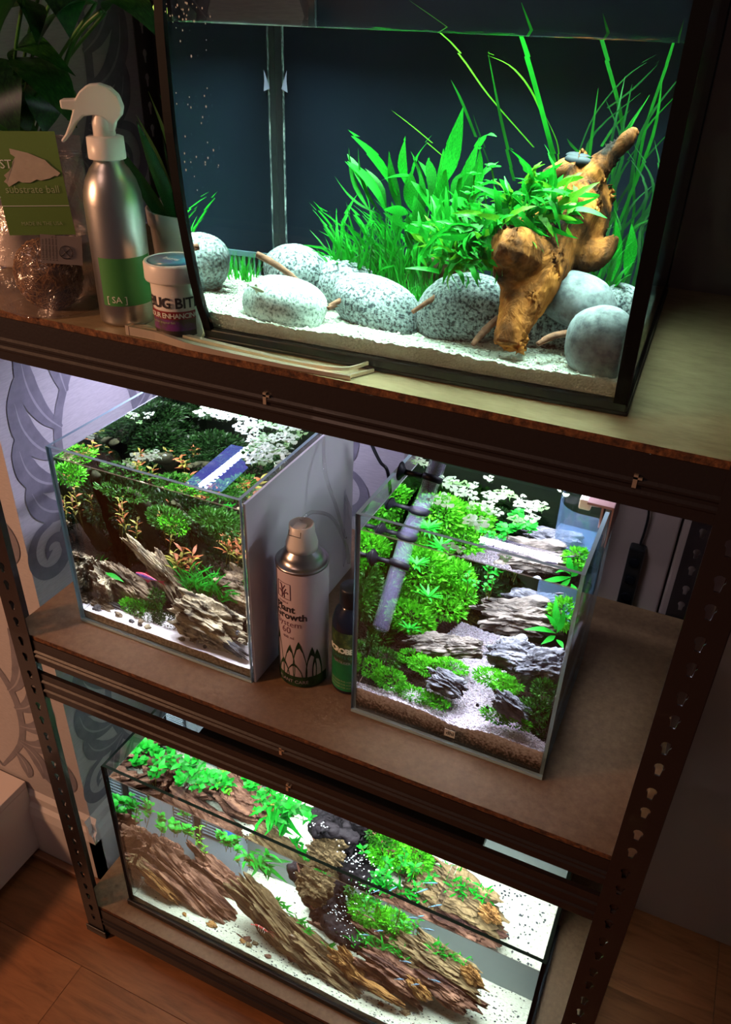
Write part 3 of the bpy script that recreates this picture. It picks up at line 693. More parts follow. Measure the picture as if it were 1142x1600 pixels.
for lb, P, rr in [('brown twig leaning on the round stone at left', [(0.398, 0.105, 0.576), (0.42, 0.105, 0.568), (0.447, 0.11, 0.552)], [.0032, .0036, .0022]),
        ('brown twig wedged between the two middle stones', [(0.483, 0.08, 0.539), (0.501, 0.1, 0.551), (0.515, 0.14, 0.558)], [.0022, .0030, .0024]),
        ('dark twig leaning against the egg-shaped stone', [(0.569, 0.08, 0.547), (0.588, 0.095, 0.563), (0.601, 0.14, 0.572)], [.002, .0026, .0030]),
        ('short reddish root tip in the gravel left of the driftwood foot', [(0.634, 0.055, 0.531), (0.639, 0.065, 0.541), (0.649, 0.085, 0.553)], [.0022, .0032, .0036]),
        ('short reddish root tip in the gravel right of the driftwood foot', [(0.69, 0.06, 0.541), (0.701, 0.07, 0.548), (0.713, 0.1, 0.548)], [.0022, .0032, .0034])]:
    mb = MB().tube(smooth_path(P, 6), lin(rr, 6), 9); tag(mb.build('twig', mat('twig_brown', spec=0.12, rough=0.75, stops=[(0.3, (0.05, 0.022, 0.014)), (0.7, (0.20, 0.09, 0.055))], scale=90, bump=.5, bscale=200) if 'twig_brown' not in MATS else MATS['twig_brown']), lb, 'twig', 'twigs in the curved-front aquarium')
o = pebble('pebble', 'flat dark slate chip perched on top of the driftwood', (0.689, 0.146, 0.679), (.012, .008, .0045), (0, 6, 0), mat('dark_slate', (0.02, 0.024, 0.03), 0.6, spec=0.1), None, 77, 3)

lg = leafmat('bright_green_leaf', [(0.3, (0.0036, 0.1138, 0.0078)), (0.7, (0.0126, 0.3325, 0.0195))], 25)
lm = leafmat('mid_green_leaf', [(0.3, (0.0027, 0.0476, 0.0052)), (0.7, (0.0090, 0.1615, 0.0117))], 25)
ld = leafmat('deep_green_leaf', [(0.3, (0.003, 0.030, 0.008)), (0.7, (0.008, 0.085, 0.014))], 25)
ly = leafmat('yellow_green_leaf', [(0.3, (0.0320, 0.1760, 0.0064)), (0.7, (0.0960, 0.3520, 0.0160))], 25)
M_lance = leaf_mesh('leaf', LANCE, lg, 0.10, 0.3); M_lance2 = leaf_mesh('leaf', LANCE, lm, -0.12, 0.3); M_lance3 = leaf_mesh('leaf', LANCE, lm, 0.14, 0.5, 0.5); M_stalk2 = leaf_mesh('leaf', STALK, lm, 0.2, 0.5, 0.4)
M_oval = leaf_mesh('leaf', OVAL, lg, 0.08, 0.2); M_stalk = leaf_mesh('leaf', STALK, lg, 0.12, 0.25)
M_blade = leaf_mesh('leaf', BLADE, lg, 0.10, 0.2, 0.6); M_blade2 = leaf_mesh('leaf', BLADE, lm, 0.05, 0.2, -0.5); M_bladed = leaf_mesh('leaf', BLADE, ld, 0.08, 0.2, 0.4)
M_curl = leaf_mesh('leaf', [0.2, 0.45, 0.5, 0.42, 0.45, 0.3, 0.02], lg, 0.24, 0.3, 0.9, 9, 0.25)
M_curl2 = leaf_mesh('leaf', [0.2, 0.45, 0.5, 0.42, 0.45, 0.3, 0.02], ly, 0.16, 0.3, -0.8, 9, 0.25)

p = thing('sword_plant', 'bright green broad-leaved plant rising from the middle of the grass, left of the driftwood', 'plant', (0.547, 0.186, 0.566))
for b, t, wd, mm in [
    ((0.566, 0.177, 0.646), (0.583, 0.159, 0.71), .015, M_lance), ((0.536, 0.183, 0.587), (0.566, 0.177, 0.646), .004, M_blade),
    ((0.574, 0.177, 0.621), (0.565, 0.171, 0.677), .014, M_lance), ((0.58, 0.183, 0.621), (0.597, 0.171, 0.686), .014, M_lance),
    ((0.523, 0.171, 0.634), (0.478, 0.152, 0.685), .012, M_lance), ((0.514, 0.165, 0.621), (0.482, 0.14, 0.663), .022, M_oval),
    ((0.536, 0.171, 0.652), (0.511, 0.146, 0.647), .018, M_oval), ((0.53, 0.177, 0.642), (0.528, 0.171, 0.682), .013, M_lance),
    ((0.536, 0.171, 0.647), (0.557, 0.159, 0.686), .013, M_lance), ((0.543, 0.171, 0.619), (0.539, 0.159, 0.658), .020, M_oval),
    ((0.567, 0.177, 0.626), (0.543, 0.165, 0.667), .014, M_lance), ((0.577, 0.171, 0.605), (0.543, 0.146, 0.651), .019, M_oval),
    ((0.556, 0.165, 0.586), (0.547, 0.146, 0.639), .017, M_oval), ((0.576, 0.177, 0.604), (0.552, 0.171, 0.669), .014, M_lance),
    ((0.538, 0.159, 0.62), (0.518, 0.146, 0.624), .016, M_oval), ((0.569, 0.171, 0.627), (0.618, 0.146, 0.622), .018, M_lance),
    ((0.603, 0.165, 0.626), (0.582, 0.14, 0.639), .018, M_oval), ((0.598, 0.171, 0.641), (0.601, 0.159, 0.681), .010, M_blade),
    ((0.601, 0.159, 0.68), (0.618, 0.146, 0.69), .008, M_curl), ((0.555, 0.159, 0.607), (0.541, 0.14, 0.61), .015, M_oval),
    ((0.508, 0.165, 0.616), (0.465, 0.152, 0.648), .006, M_lance2), ((0.515, 0.165, 0.605), (0.504, 0.146, 0.615), .013, M_oval)]:
    put_leaf(p, mm, b, t, wd, rs.uniform(-0.9, 0.9))
for i in range(30):
    a = rs.uniform(-1, 1); b = V((0.547, 0.186, 0.56)) + V((a * 0.03, rs.uniform(-.02, .02), 0.0))
    t = b + V((a * 0.06 + rs.uniform(-.02, .02), rs.uniform(-.05, .02), rs.uniform(.05, .115)))
    put_leaf(p, rs.choice([M_lance, M_lance2, M_lance3, M_stalk, M_stalk2]), b.lerp(t, 0.5), t, rs.uniform(.007, .012), rs.uniform(-1, 1))
    put_leaf(p, M_blade2, b, b.lerp(t, 0.5), .0022, 0)

p = thing('grass_plant', 'fine-bladed green grass clump growing at the back left behind the stones', 'plant', (0.502, 0.19, 0.553))
mb = MB()
for i in range(34): tuft(mb, V((0.516, 0.19, 0.553)) + V((rs.uniform(-.055, .05), rs.uniform(-.03, .03), -.006)), 9, rs.uniform(.03, .075), .0016, rs, 0.55)
tag(mb.build('fine_blade', lg, p, loc=-p.location), kind='stuff')
for i in range(170):
    b = V((0.513, 0.19, 0.555)) + V((rs.uniform(-.055, .055), rs.uniform(-.03, .03), -.004))
    t = b + V((rs.uniform(-.05, .04), rs.uniform(-.04, .02), rs.uniform(.02, .075)))
    put_leaf(p, rs.choice([M_blade, M_blade2, M_curl]), b, t, rs.uniform(.0018, .0036), rs.uniform(-1, 1))
p = thing('hair_grass', 'short bright hair grass tuft between the two right-hand speckled stones', 'plant', (0.564, 0.152, 0.556))
mb = MB()
for i in range(16): tuft(mb, V((0.561, 0.156, 0.553)) + V((rs.uniform(-.018, .018), rs.uniform(-.012, .012), -.008)), 10, .028, .0009, rs, 0.9)
tag(mb.build('fine_blade', lg, p, loc=-p.location), kind='stuff')

p = thing('round_leaf_plant', 'stem plant with small round paired leaves beside the driftwood top', 'plant', (0.61, 0.159, 0.611))
for tp_ in [(0.62, 0.13, 0.67), (0.601, 0.146, 0.661), (0.611, 0.14, 0.654), (0.598, 0.14, 0.645), (0.625, 0.14, 0.648), (0.594, 0.14, 0.628), (0.611, 0.13, 0.638), (0.623, 0.13, 0.633), (0.584, 0.14, 0.619), (0.607, 0.13, 0.62), (0.62, 0.13, 0.621), (0.573, 0.152, 0.635), (0.633, 0.13, 0.636)]:
    top = V(tp_); bs = top + V((rs.uniform(-.01, .01), .02, -.07))
    MB().tube(smooth_path([bs - p.location, bs.lerp(top, .5) - p.location + V((.004, 0, 0)), top - p.location], 4), .0007, 6).build('stem', MATS['yellow_green_leaf'], p)
    for k in range(4):
        c = top.lerp(bs, k * 0.17); ph = rs.uniform(0, 3)
        for j in range(4 if k == 0 else 3):
            a = ph + j * math.pi * 2 / (4 if k == 0 else 3); put_leaf(p, M_oval, c, c + V((math.cos(a), math.sin(a) * .8, rs.uniform(.1, .45))) * rs.uniform(.006, .009), rs.uniform(.005, .0075), 0)
p = thing('fern', 'curly narrow-leaved fern tied over the driftwood stump', 'plant', (0.642, 0.11, 0.632))
for cx_ in [((0.665, 0.115, 0.654), 44), ((0.684, 0.11, 0.646), 30), ((0.651, 0.1, 0.64), 42), ((0.636, 0.09, 0.626), 46), ((0.619, 0.085, 0.612), 46), ((0.607, 0.085, 0.6), 40), ((0.576, 0.1, 0.61), 24), ((0.666, 0.1, 0.634), 26), ((0.586, 0.11, 0.615), 26), ((0.634, 0.085, 0.606), 20)]:
    c = V(cx_[0])
    for i in range(cx_[1]):
        b = c + V((rs.uniform(-.014, .014), rs.uniform(-.01, .01), rs.uniform(-.012, .012)))
        d = V((rs.gauss(0, 1), rs.gauss(-.5, .6), rs.gauss(.25, .8))).normalized(); put_leaf(p, rs.choice([M_curl, M_curl, M_curl2, M_blade]), b, b + d * rs.uniform(.016, .036), rs.uniform(.0038, .0065), rs.uniform(-2, 2))
for b, t, wd in [((0.639, 0.08, 0.618), (0.583, 0.06, 0.611), .007), ((0.622, 0.08, 0.618), (0.58, 0.06, 0.603), .006), ((0.617, 0.075, 0.6), (0.634, 0.06, 0.582), .006), ((0.659, 0.1, 0.641), (0.64, 0.1, 0.687), .006), ((0.678, 0.105, 0.652), (0.667, 0.1, 0.692), .005), ((0.596, 0.08, 0.594), (0.591, 0.07, 0.617), .006)]:
    put_leaf(p, M_curl, b, t, wd, .4)
p = thing('tape_grass', 'tall dark green ribbon-leaved grass leaning along the right glass', 'plant', (0.71, 0.214, 0.592))
def ribbon(par, P, wd, m_):
    P = smooth_path(P, 5); n = len(P); vs = []
    for q in P: q.x = min(q.x, 0.757)
    for i, q in enumerate(P):
        k = min(1, (n - 1 - i) / 5 + .08); s = V((0.92, -0.38, 0)) * wd * .5 * k; vs += [q - s - par.location, q + s - par.location]
    MB().add(vs, [(2 * i, 2 * i + 1, 2 * i + 3, 2 * i + 2) for i in range(n - 1)], 0, True).build('leaf', m_, par)
for i in range(30):
    b = V((0.703, 0.221, 0.575)) + V((rs.uniform(-.02, .045), rs.uniform(-.03, .03), -.02)); h = rs.uniform(.08, .20)
    ribbon(p, [b, b + V((rs.uniform(-.004, .015), 0, h * .4)), b + V((rs.uniform(.0, .03), rs.uniform(-.03, .0), h * .75)), b + V((rs.uniform(.0, .045), rs.uniform(-.06, .0), h))], rs.uniform(.0022, .0036), rs.choice([lm, ld, ld]))
p = thing('tape_grass', 'long thin ribbon leaves bending up to the surface behind the driftwood', 'plant', (0.654, 0.233, 0.622))
for P, wd, m_ in [
    ([(0.661, 0.227, 0.655), (0.645, 0.221, 0.694), (0.622, 0.214, 0.747), (0.601, 0.208, 0.787)], .0055, lg),
    ([(0.621, 0.227, 0.651), (0.603, 0.227, 0.695), (0.586, 0.221, 0.748)], .0036, lm),
    ([(0.669, 0.233, 0.641), (0.636, 0.227, 0.708), (0.611, 0.221, 0.737), (0.587, 0.214, 0.747)], .0026, ly),
    ([(0.716, 0.239, 0.677), (0.701, 0.239, 0.716), (0.681, 0.227, 0.759), (0.671, 0.221, 0.781)], .0042, lm),
    ([(0.633, 0.239, 0.675), (0.589, 0.227, 0.715), (0.556, 0.202, 0.754), (0.507, 0.177, 0.786)], .0022, ly),
    ([(0.579, 0.233, 0.68), (0.564, 0.227, 0.709), (0.554, 0.221, 0.726)], .0036, lm),
    ([(0.611, 0.227, 0.636), (0.584, 0.227, 0.683), (0.576, 0.227, 0.699)], .0018, ld), ([(0.553, 0.221, 0.665), (0.524, 0.214, 0.685), (0.502, 0.208, 0.699)], .0022, ly),
    ([(0.679, 0.233, 0.672), (0.669, 0.233, 0.679), (0.663, 0.233, 0.685)], .0045, lm), ([(0.693, 0.239, 0.711), (0.712, 0.233, 0.727), (0.73, 0.221, 0.747)], .0024, ld),
    ([(0.694, 0.233, 0.681), (0.702, 0.233, 0.697), (0.714, 0.227, 0.712)], .0028, lm), ([(0.674, 0.239, 0.673), (0.683, 0.239, 0.705), (0.705, 0.233, 0.736), (0.726, 0.227, 0.751)], .0016, ld),
    ([(0.73, 0.221, 0.659), (0.731, 0.208, 0.701), (0.74, 0.19, 0.751), (0.744, 0.177, 0.779)], .0028, lm), ([(0.66, 0.227, 0.668), (0.655, 0.227, 0.683), (0.643, 0.227, 0.701)], .0014, ly)]:
    ribbon(p, P, wd, m_)
p = thing('sword_plant', 'small green plant with arching leaves in front of the right glass', 'plant', (0.739, 0.159, 0.583))
for b, t, wd, mm in [((0.732, 0.159, 0.587), (0.727, 0.146, 0.639), .010, M_lance), ((0.742, 0.159, 0.594), (0.74, 0.152, 0.635), .012, M_lance), ((0.73, 0.152, 0.588), (0.747, 0.13, 0.625), .006, M_blade), ((0.729, 0.159, 0.578), (0.739, 0.13, 0.625), .005, M_blade),
        ((0.737, 0.152, 0.584), (0.751, 0.13, 0.61), .006, M_blade), ((0.736, 0.146, 0.579), (0.75, 0.13, 0.6), .006, M_blade), ((0.72, 0.159, 0.58), (0.703, 0.14, 0.599), .003, M_curl), ((0.73, 0.152, 0.583), (0.712, 0.152, 0.628), .004, M_blade2)]:
    put_leaf(p, mm, b, t, wd, .3)
p = thing('grass_plant', 'slender green grass clump near the left end of the partition', 'plant', fl(0.045, 0.20, 0.04))
mb = MB(); 
for i in range(14): tuft(mb, V(fl(0.045, 0.195, 0.03)) + V((rs.uniform(-.02, .02), rs.uniform(-.02, .015), 0)), 7, .045, .0014, rs, .6)
tag(mb.build('fine_blade', lg, p, loc=-p.location), kind='stuff')
# small fish by the front stone
def fish(label, loc, L, yaw, pitch, mats_, group=None, name='fish', tail=0.22, deep=0.16):
    f = thing(name, label, 'fish', loc, 0, group); mb = MB(); n = 10; vs = []; fs = []
    for i in range(n + 1):
        t = i / n; h = deep * math.sin(math.pi * min(1, t * 0.93 + 0.07)) ** 0.8 * (1 - 0.35 * t); h = max(h, 0.02)
        for k in range(10):
            a = 2 * math.pi * k / 10; vs.append(((0.5 - t) * L, math.cos(a) * h * L * 0.42, math.sin(a) * h * L))
    for i in range(n):
        for k in range(10): fs.append((i * 10 + k, i * 10 + (k + 1) % 10, (i + 1) * 10 + (k + 1) % 10, (i + 1) * 10 + k))
    fs += [tuple(range(10)), tuple(range(n * 10, n * 10 + 10))[::-1]]
    mb.add(vs, fs, 0, True); 
    for i in range(n):
        for k in (1, 2, 7, 8): mb.mi[i * 10 + k] = 1
    f.rotation_euler = (0, R(pitch), R(yaw))
    mb.build('body', mats_, f)
    th = 0.0006 * L / 0.03
    MB().add([(-.5 * L, 0, 0), (-(.5 + tail) * L, th, .13 * L), (-(.5 + tail * .7) * L, 0, 0), (-(.5 + tail) * L, -th, -.13 * L)], [(0, 1, 2), (0, 2, 3)]).build('tail_fin', mats_[2], f)
    MB().add([(.05 * L, 0, deep * .9 * L), (-.05 * L, 0, (deep + .10) * L), (-.2 * L, 0, (deep * .75 + .03) * L), (-.15 * L, 0, deep * .6 * L)], [(0, 1, 2, 3)]).build('dorsal_fin', mats_[2], f)
    MB().add([(.1 * L, 0, -deep * .9 * L), (-.02 * L, 0, -(deep + .09) * L), (-.2 * L, 0, -deep * .7 * L)], [(0, 1, 2)]).build('belly_fin', mats_[2], f)
    for s in (-1, 1): MB().lathe([(.022 * L, 0), (.018 * L, .006 * L), (0, .01 * L)], 10).build('eye', rubber, f, loc=(.38 * L, s * .035 * L, .02 * L)).rotation_euler = (R(-90 * s), 0, 0)
    return f
fm = [mat('pale_fish_body', (0.42, 0.55, 0.40), 0.4), mat('olive_fish_body', (0.10, 0.22, 0.14), 0.4), mat('pale_fin', (0.45, 0.6, 0.45), 0.5)]
fish('tiny pale green fish swimming over the large pale oval stone', (0.421, 0.045, 0.552), .018, -15, 8, fm)
# specks of algae inside the front glass, upper left
mb = MB(); 
for i in range(110):
    a = rs.random(); x = rs.gauss(0.022, 0.010) if a < .7 else rs.uniform(0.01, .05); z = rs.gauss(0.30, 0.018) if a < .7 else rs.uniform(.15, .33)
    x = max(0.009, x); s = rs.uniform(.0003, .0008); y = fy(z) - 0.0004
    mb.add([(x - s, y, z), (x, y - .0001, z - s * 1.6), (x + s, y, z), (x, y - .0001, z + s * 1.6)], [(0, 1, 2, 3)])
tag(mb.build('lime_speck', mat('white_lime', (0.6, 0.65, 0.66), 0.6), fx), kind='stuff')
MB().box(0.002, FW - 0.002, -0.0, FD - 0.006, FH + 0.0005, FH + 0.03).build('hood', black, fx, bevel=0.004)
MB().box(0.06, FW - 0.06, 0.08, 0.26, FH - 0.008, FH).build('lamp_panel', mat('lamp_housing', (0.6, 0.6, 0.62), 0.4), fx)

# ------------------------------------------------------------------ left cube on the middle shelf
LX, LY, LW, LD, LH = 0.0787, 0.0597, 0.2931, 0.300, 0.289
lt = tank('cube_aquarium', 'open glass cube aquarium with dark moss and white sand, left on the middle shelf', (LX, LY, 0.0005), -0.0065, LW, LD, LH, 0.0045, edge_m)
menis = clear('meniscus', (0.9, 0.95, 0.95), 2.0, 1.5, 0.1, (0.35, (0.75, 0.80, 0.82)))  # milky white paints in the light caught along the water's edge
def waterline(par, w_, d_, z1, th):
    a = th + .0002; mb = MB().box(a, w_ - a, th + .00005, th + .00045, z1 - .0002, z1 + .0012).box(a, w_ - a, d_ - th - .00045, d_ - th - .00005, z1 - .0002, z1 + .0012)
    mb.box(th + .00005, th + .00045, a, d_ - a, z1 - .0002, z1 + .0012).box(w_ - th - .00045, w_ - th - .00005, a, d_ - a, z1 - .0002, z1 + .0012).build('waterline', menis, par)
def water_box(par, w_, d_, z0, z1, th):
    waterline(par, w_, d_, z1, th)
    return MB().box(th + 0.0003, w_ - th - 0.0003, th + 0.0003, d_ - th - 0.0003, z0, z1).build('water', water_m, par)
water_box(lt, LW, LD, 0.0048, 0.272, 0.0045)
MB().box(0.006, LW - 0.006, LD - 0.0075, LD - 0.006, 0.006, 0.271).build('dark_backing', mat('dark_backing_green', rough=0.9, spec=0.05, stops=[(0.3, (0.003, 0.005, 0.003)), (0.7, (0.008, 0.014, 0.006))], scale=20), lt)
sand_l = mat('pale_lilac_sand', spec=0.12, rough=0.85, stops=[(0.3, (0.5760, 0.5400, 0.5616)), (0.7, (0.6624, 0.6336, 0.6552))], scale=300, bump=0.3, bscale=500)
soil = mat('dark_brown_soil', spec=0.12, rough=0.95, stops=[(0.3, (0.006, 0.004, 0.003)), (0.6, (0.015, 0.009, 0.006)), (0.85, (0.05, 0.03, 0.02))], scale=300, detail=3, bump=1.0, bscale=380, bkind='voronoi', bd=0.003)
sand_tan = mat('tan_sand_side', rough=0.9, stops=[(0.35, (0.13, 0.09, 0.05)), (0.65, (0.36, 0.28, 0.19))], scale=260)
hl = lambda x, y: 0.019 + 0.10 * max(0, y - 0.13) + 0.002 * noise.noise(V((x * 25, y * 25, 1)))
def inside(par, o): o.location = par.location; o.rotation_euler = par.rotation_euler; return o
inside(lt, bed('white_sand', 'smooth white sand along the front of the left cube aquarium', 0.0052, LW - 0.0052, 0.0052, LD - 0.008, 0.0052, hl, sand_l, 80, 80, 0.0003, mats=[sand_l, soil, sand_tan], which=lambda x, y: 1 if y > 0.085 + 0.02 * noise.noise(V((x * 20, y * 20, 3))) else 0))
r_l = mat('brown_layered_stone', spec=0.12, rough=0.85, stops=[(0.36, (0.0216, 0.0168, 0.0120)), (0.47, (0.1200, 0.0912, 0.0600)), (0.60, (0.2400, 0.1860, 0.1200)), (0.78, (0.4320, 0.3600, 0.2400))], scale=22, detail=10, stretch=(1, 2.2, 2.2), dist=0.6, bump=0.9, bscale=60, bd=0.003)
r_l2 = mat('yellow_grey_stone', spec=0.12, rough=0.85, stops=[(0.36, (0.0260, 0.0234, 0.0182)), (0.46, (0.1820, 0.1560, 0.1040)), (0.60, (0.4030, 0.3510, 0.2340)), (0.78, (0.6240, 0.5460, 0.3510))], scale=20, detail=10, stretch=(1, 2, 2), dist=1.2, bump=1.0, bscale=60, bd=0.003)
r_dk = mat('charcoal_stone', spec=0.12, rough=0.7, stops=[(0.3, (0.02, 0.022, 0.026)), (0.55, (0.07, 0.072, 0.08)), (0.8, (0.17, 0.17, 0.18))], scale=40, detail=9, stretch=(1, 3, 3), bump=0.8, bscale=90, bd=0.002)
GL = 'rocks in the left cube aquarium'
for i, (lb, lc, r_, ro, mm) in enumerate([
    ('layered brown rock leaning back at left, a split ledge across it', (0.134, 0.145, 0.048), (.044, .024, .030), (20, 38, 10), r_l),
    ('thin pale blade of rock standing on the left layered rock', (0.169, 0.155, 0.107), (.040, .007, .013), (30, 42, 12), r_l2),
    ('tall brown rock slab behind the blue and red fish', (0.187, 0.175, 0.074), (.042, .018, .018), (10, 58, 5), r_l),
    ('large yellow-grey creased rock on the sand, front right', (0.288, 0.105, 0.055), (.053, .030, .034), (15, 14, 8), r_l2),
    ('craggy brown rock behind the large yellow-grey one at the right glass', (0.316, 0.185, 0.083), (.034, .030, .030), (25, 10, 0), r_l),
    ('rounded brown rock at the left glass', (0.037, 0.125, 0.057), (.022, .030, .024), (0, 20, 0), r_l2),
    ('low brown rock at the left front corner of the planting', (0.093, 0.1, 0.013), (.021, .014, .014), (0, 10, 0), r_l),
    ('dark low rock behind the white sand, left of the big yellow-grey rock', (0.136, 0.115, 0.011), (.030, .014, .012), (0, 16, 0), r_dk),
    ('charcoal slab lying on the sand at the right front corner', (0.334, 0.082, 0.037), (.027, .008, .007), (10, 24, 0), r_dk)]):
    slate('rock', lb, lc, r_, ro, mm, GL, 40 + i)
rs = random.Random(11)
ch0 = None
cmats = [r_dk, r_l, r_l2]
for i, q in enumerate([(0.164, 0.08, 0.017), (0.18, 0.08, 0.026), (0.193, 0.075, 0.019), (0.179, 0.07, 0.015), (0.271, 0.075, 0.028), (0.284, 0.075, 0.028), (0.29, 0.075, 0.023), (0.293, 0.08, 0.036), (0.251, 0.075, 0.019), (0.338, 0.1, 0.056), (0.334, 0.095, 0.047), (0.35, 0.085, 0.052), (0.077, 0.08, 0.006), (0.139, 0.085, 0.021)]):
    q = V(q); q.z = max(q.z, 0.021); s = rs.uniform(.0035, .008)
    slate('stone_chip', 'small dark stone chip lying on the white sand of the left cube', q, (s, s * .7, s * .55), (rs.uniform(-20, 20), rs.uniform(-20, 20), rs.uniform(0, 180)), cmats[i % 3], 'stone chips on the white sand', 90 + i, 3)

moss_d = leafmat('dark_moss', [(0.3, (0.0020, 0.0091, 0.0020)), (0.7, (0.0078, 0.0312, 0.0052))], 60, 0.25)
moss_m = leafmat('mid_moss', [(0.3, (0.0044, 0.0250, 0.0026)), (0.7, (0.0199, 0.0936, 0.0068))], 60, 0.3)
moss_b = leafmat('bright_moss', [(0.3, (0.0172, 0.1690, 0.0059)), (0.7, (0.0801, 0.4420, 0.0137))], 60, 0.35)
redbr = leafmat('red_brown_leaf', [(0.3, (0.08, 0.022, 0.008)), (0.7, (0.28, 0.09, 0.030))], 50, 0.3)
olive = leafmat('olive_leaf', [(0.3, (0.07, 0.08, 0.012)), (0.7, (0.24, 0.22, 0.04))], 50, 0.3)
def mossy(name, label, blobs, cat='moss', core=None):
    """a mass of tiny leaves nobody could count: (centre, radii, leaves, leaf size, material)"""
    ms = []; mb = MB()
    for c, r_, n, ls, mm in blobs:
        if mm not in ms: ms.append(mm)
        fluff(mb, c, r_, n, ls, rs, ms.index(mm))
    o = mb.build(name, ms); keep_inside(o); tag(o, label, cat, kind='stuff'); return o
mossy('moss', 'dark feathery moss filling the upper back of the left cube aquarium', [
    ((0.02, 0.25, 0.157), (.05, .05, .05), 2600, .0095, moss_d), ((-0.019, 0.27, 0.061), (.05, .05, .05), 2200, .009, moss_d), ((0.11, 0.24, 0.15), (.05, .045, .05), 2400, .0095, moss_d),
    ((0.195, 0.26, 0.155), (.05, .045, .04), 2400, .0095, moss_d), ((0.247, 0.28, 0.085), (.05, .04, .05), 2000, .009, moss_d), ((0.1, 0.3, 0.059), (.07, .03, .05), 2200, .01, moss_d),
    ((0.09, 0.1, 0.236), (.018, .03, .012), 420, .006, moss_b), ((0.166, 0.11, 0.226), (.045, .015, .007), 420, .006, moss_m)])
mossy('moss', 'mid green moss fronds hanging under the water surface of the left cube', [
    ((0.227, 0.13, 0.196), (.032, .025, .013), 1000, .0075, moss_m), ((0.296, 0.13, 0.216), (.030, .02, .010), 650, .0075, moss_m), ((0.239, 0.12, 0.193), (.022, .014, .010), 320, .007, moss_b), ((0.302, 0.16, 0.197), (.02, .03, .02), 700, .008, moss_m),
    ((0.136, 0.346, 0.2), (.035, .04, .02), 1300, .009, moss_d), ((0.093, 0.273, 0.2), (.03, .05, .02), 1300, .009, moss_d), ((0.114, 0.288, 0.15), (.025, .03, .02), 700, .008, moss_d), ((0.297, 0.268, 0.22), (.02, .05, .018), 800, .009, moss_d)])
mossy('moss', 'green moss growing over the rocks in the middle of the left cube', [
    ((0.176, 0.115, 0.027), (.030, .018, .018), 1300, .006, moss_m), ((0.212, 0.11, 0.028), (.022, .014, .014), 700, .005, moss_d), ((0.15, 0.115, 0.027), (.02, .012, .014), 600, .006, moss_b), ((0.192, 0.13, 0.053), (.012, .012, .016), 300, .006, moss_m)])
limbs('driftwood', 'dark mossy wood rising through the left cube to the surface', [
    ([(0.049, 0.24, 0.006), (0.049, 0.22, 0.096), (0.065, 0.19, 0.176), (0.094, 0.17, 0.221)], [.016, .014, .011, .007]), ([(0.134, 0.25, 0.052), (0.153, 0.2, 0.164), (0.157, 0.15, 0.218)], [.014, .011, .006]), ([(0.232, 0.26, 0.054), (0.213, 0.24, 0.134), (0.219, 0.17, 0.207)], [.014, .010, .006])], mat('mossy_dark_wood', spec=0.12, rough=.9, stops=[(.35, (.004, .006, .003)), (.65, (.022, .024, .010))], scale=60, bump=.8, bscale=90), 0.003, amp=0.004)
def leafy(name, label, c, n, mm, ln, wd, spread, up=0.5, stems=6, stem_h=.03, cat='plant', smat=None, rv=None):
    p = thing(name, label, cat, c); rv = rv or rs
    for s in range(stems):
        b = V(c) + V((rv.uniform(-spread, spread), rv.uniform(-spread, spread) * .8, 0)); h = stem_h * rv.uniform(.6, 1.1)
        t = b + V((rv.uniform(-.25, .25) * h, rv.uniform(-.25, .25) * h, h))
        MB().tube([b - p.location, b.lerp(t, .5) - p.location + V((.001, 0, 0)), t - p.location], .0007, 5).build('stem', smat or MATS['olive_leaf'], p)
        for k in range(n):
            q = b.lerp(t, 0.35 + 0.65 * (k + 1) / n); a = k * 2.4 + s; put_leaf(p, rv.choice(mm) if isinstance(mm, list) else mm, q, q + V((math.cos(a), math.sin(a), up + rv.uniform(-.3, .3))).normalized() * ln * rv.uniform(.7, 1.1), wd * rv.uniform(.8, 1.1), rv.uniform(-.5, .5))
    return p
M_red = leaf_mesh('leaf', LANCE, redbr, 0.12, 0.3); M_oliv = leaf_mesh('leaf', LANCE, olive, 0.1, 0.3); M_dkov = leaf_mesh('leaf', OVAL, lm, 0.1, 0.2)
leafy('stem_plant', 'red-brown stem plant behind the blue and red fish', (0.213, 0.19, 0.07), 8, [M_red, M_oliv], .022, .006, .016, stems=7, stem_h=.05)
leafy('stem_plant', 'copper-leaved stem plant against the right glass of the left cube', (0.299, 0.2, 0.11), 7, [M_red, M_red, M_oliv], .020, .006, .02, stems=8, stem_h=.05)
leafy('stem_plant', 'brownish narrow-leaved stems reaching the surface in the middle of the left cube', (0.152, 0.2, 0.11), 10, [M_oliv, M_red], .014, .004, .05, stems=9, stem_h=.075)
leafy('stem_plant', 'reddish sprigs among the moss at the left glass of the left cube', (0.039, 0.15, 0.117), 8, [M_red, M_oliv], .012, .004, .02, stems=5, stem_h=.07)
p = thing('grass_plant', 'bright green arching sedge clump between the rocks of the left cube', 'plant', (0.269, 0.16, 0.078))
for i in range(190):
    b = V((0.266, 0.165, 0.075)) + V((rs.uniform(-.04, .035), rs.uniform(-.02, .02), rs.uniform(-.004, .004))); a = rs.uniform(0, 6.28)
    put_leaf(p, rs.choice([M_blade, M_blade, M_blade2]), b, b + V((math.cos(a) * .03 + .006, math.sin(a) * .02 - .006, rs.uniform(.006, .045))), rs.uniform(.0020, .0034), rs.uniform(-1, 1))
p = thing('grass_plant', 'small curved green sedge at the left end of the left cube', 'plant', (0.072, 0.15, 0.07))
for i in range(26):
    b = V((0.068, 0.155, 0.061)) + V((rs.uniform(-.014, .014), rs.uniform(-.01, .01), 0)); a = rs.uniform(0, 6.28)
    put_leaf(p, rs.choice([M_blade, M_blade2, M_curl]), b, b + V((math.cos(a) * .016, math.sin(a) * .012, rs.uniform(.01, .036))), rs.uniform(.002, .0035), rs.uniform(-1, 1))
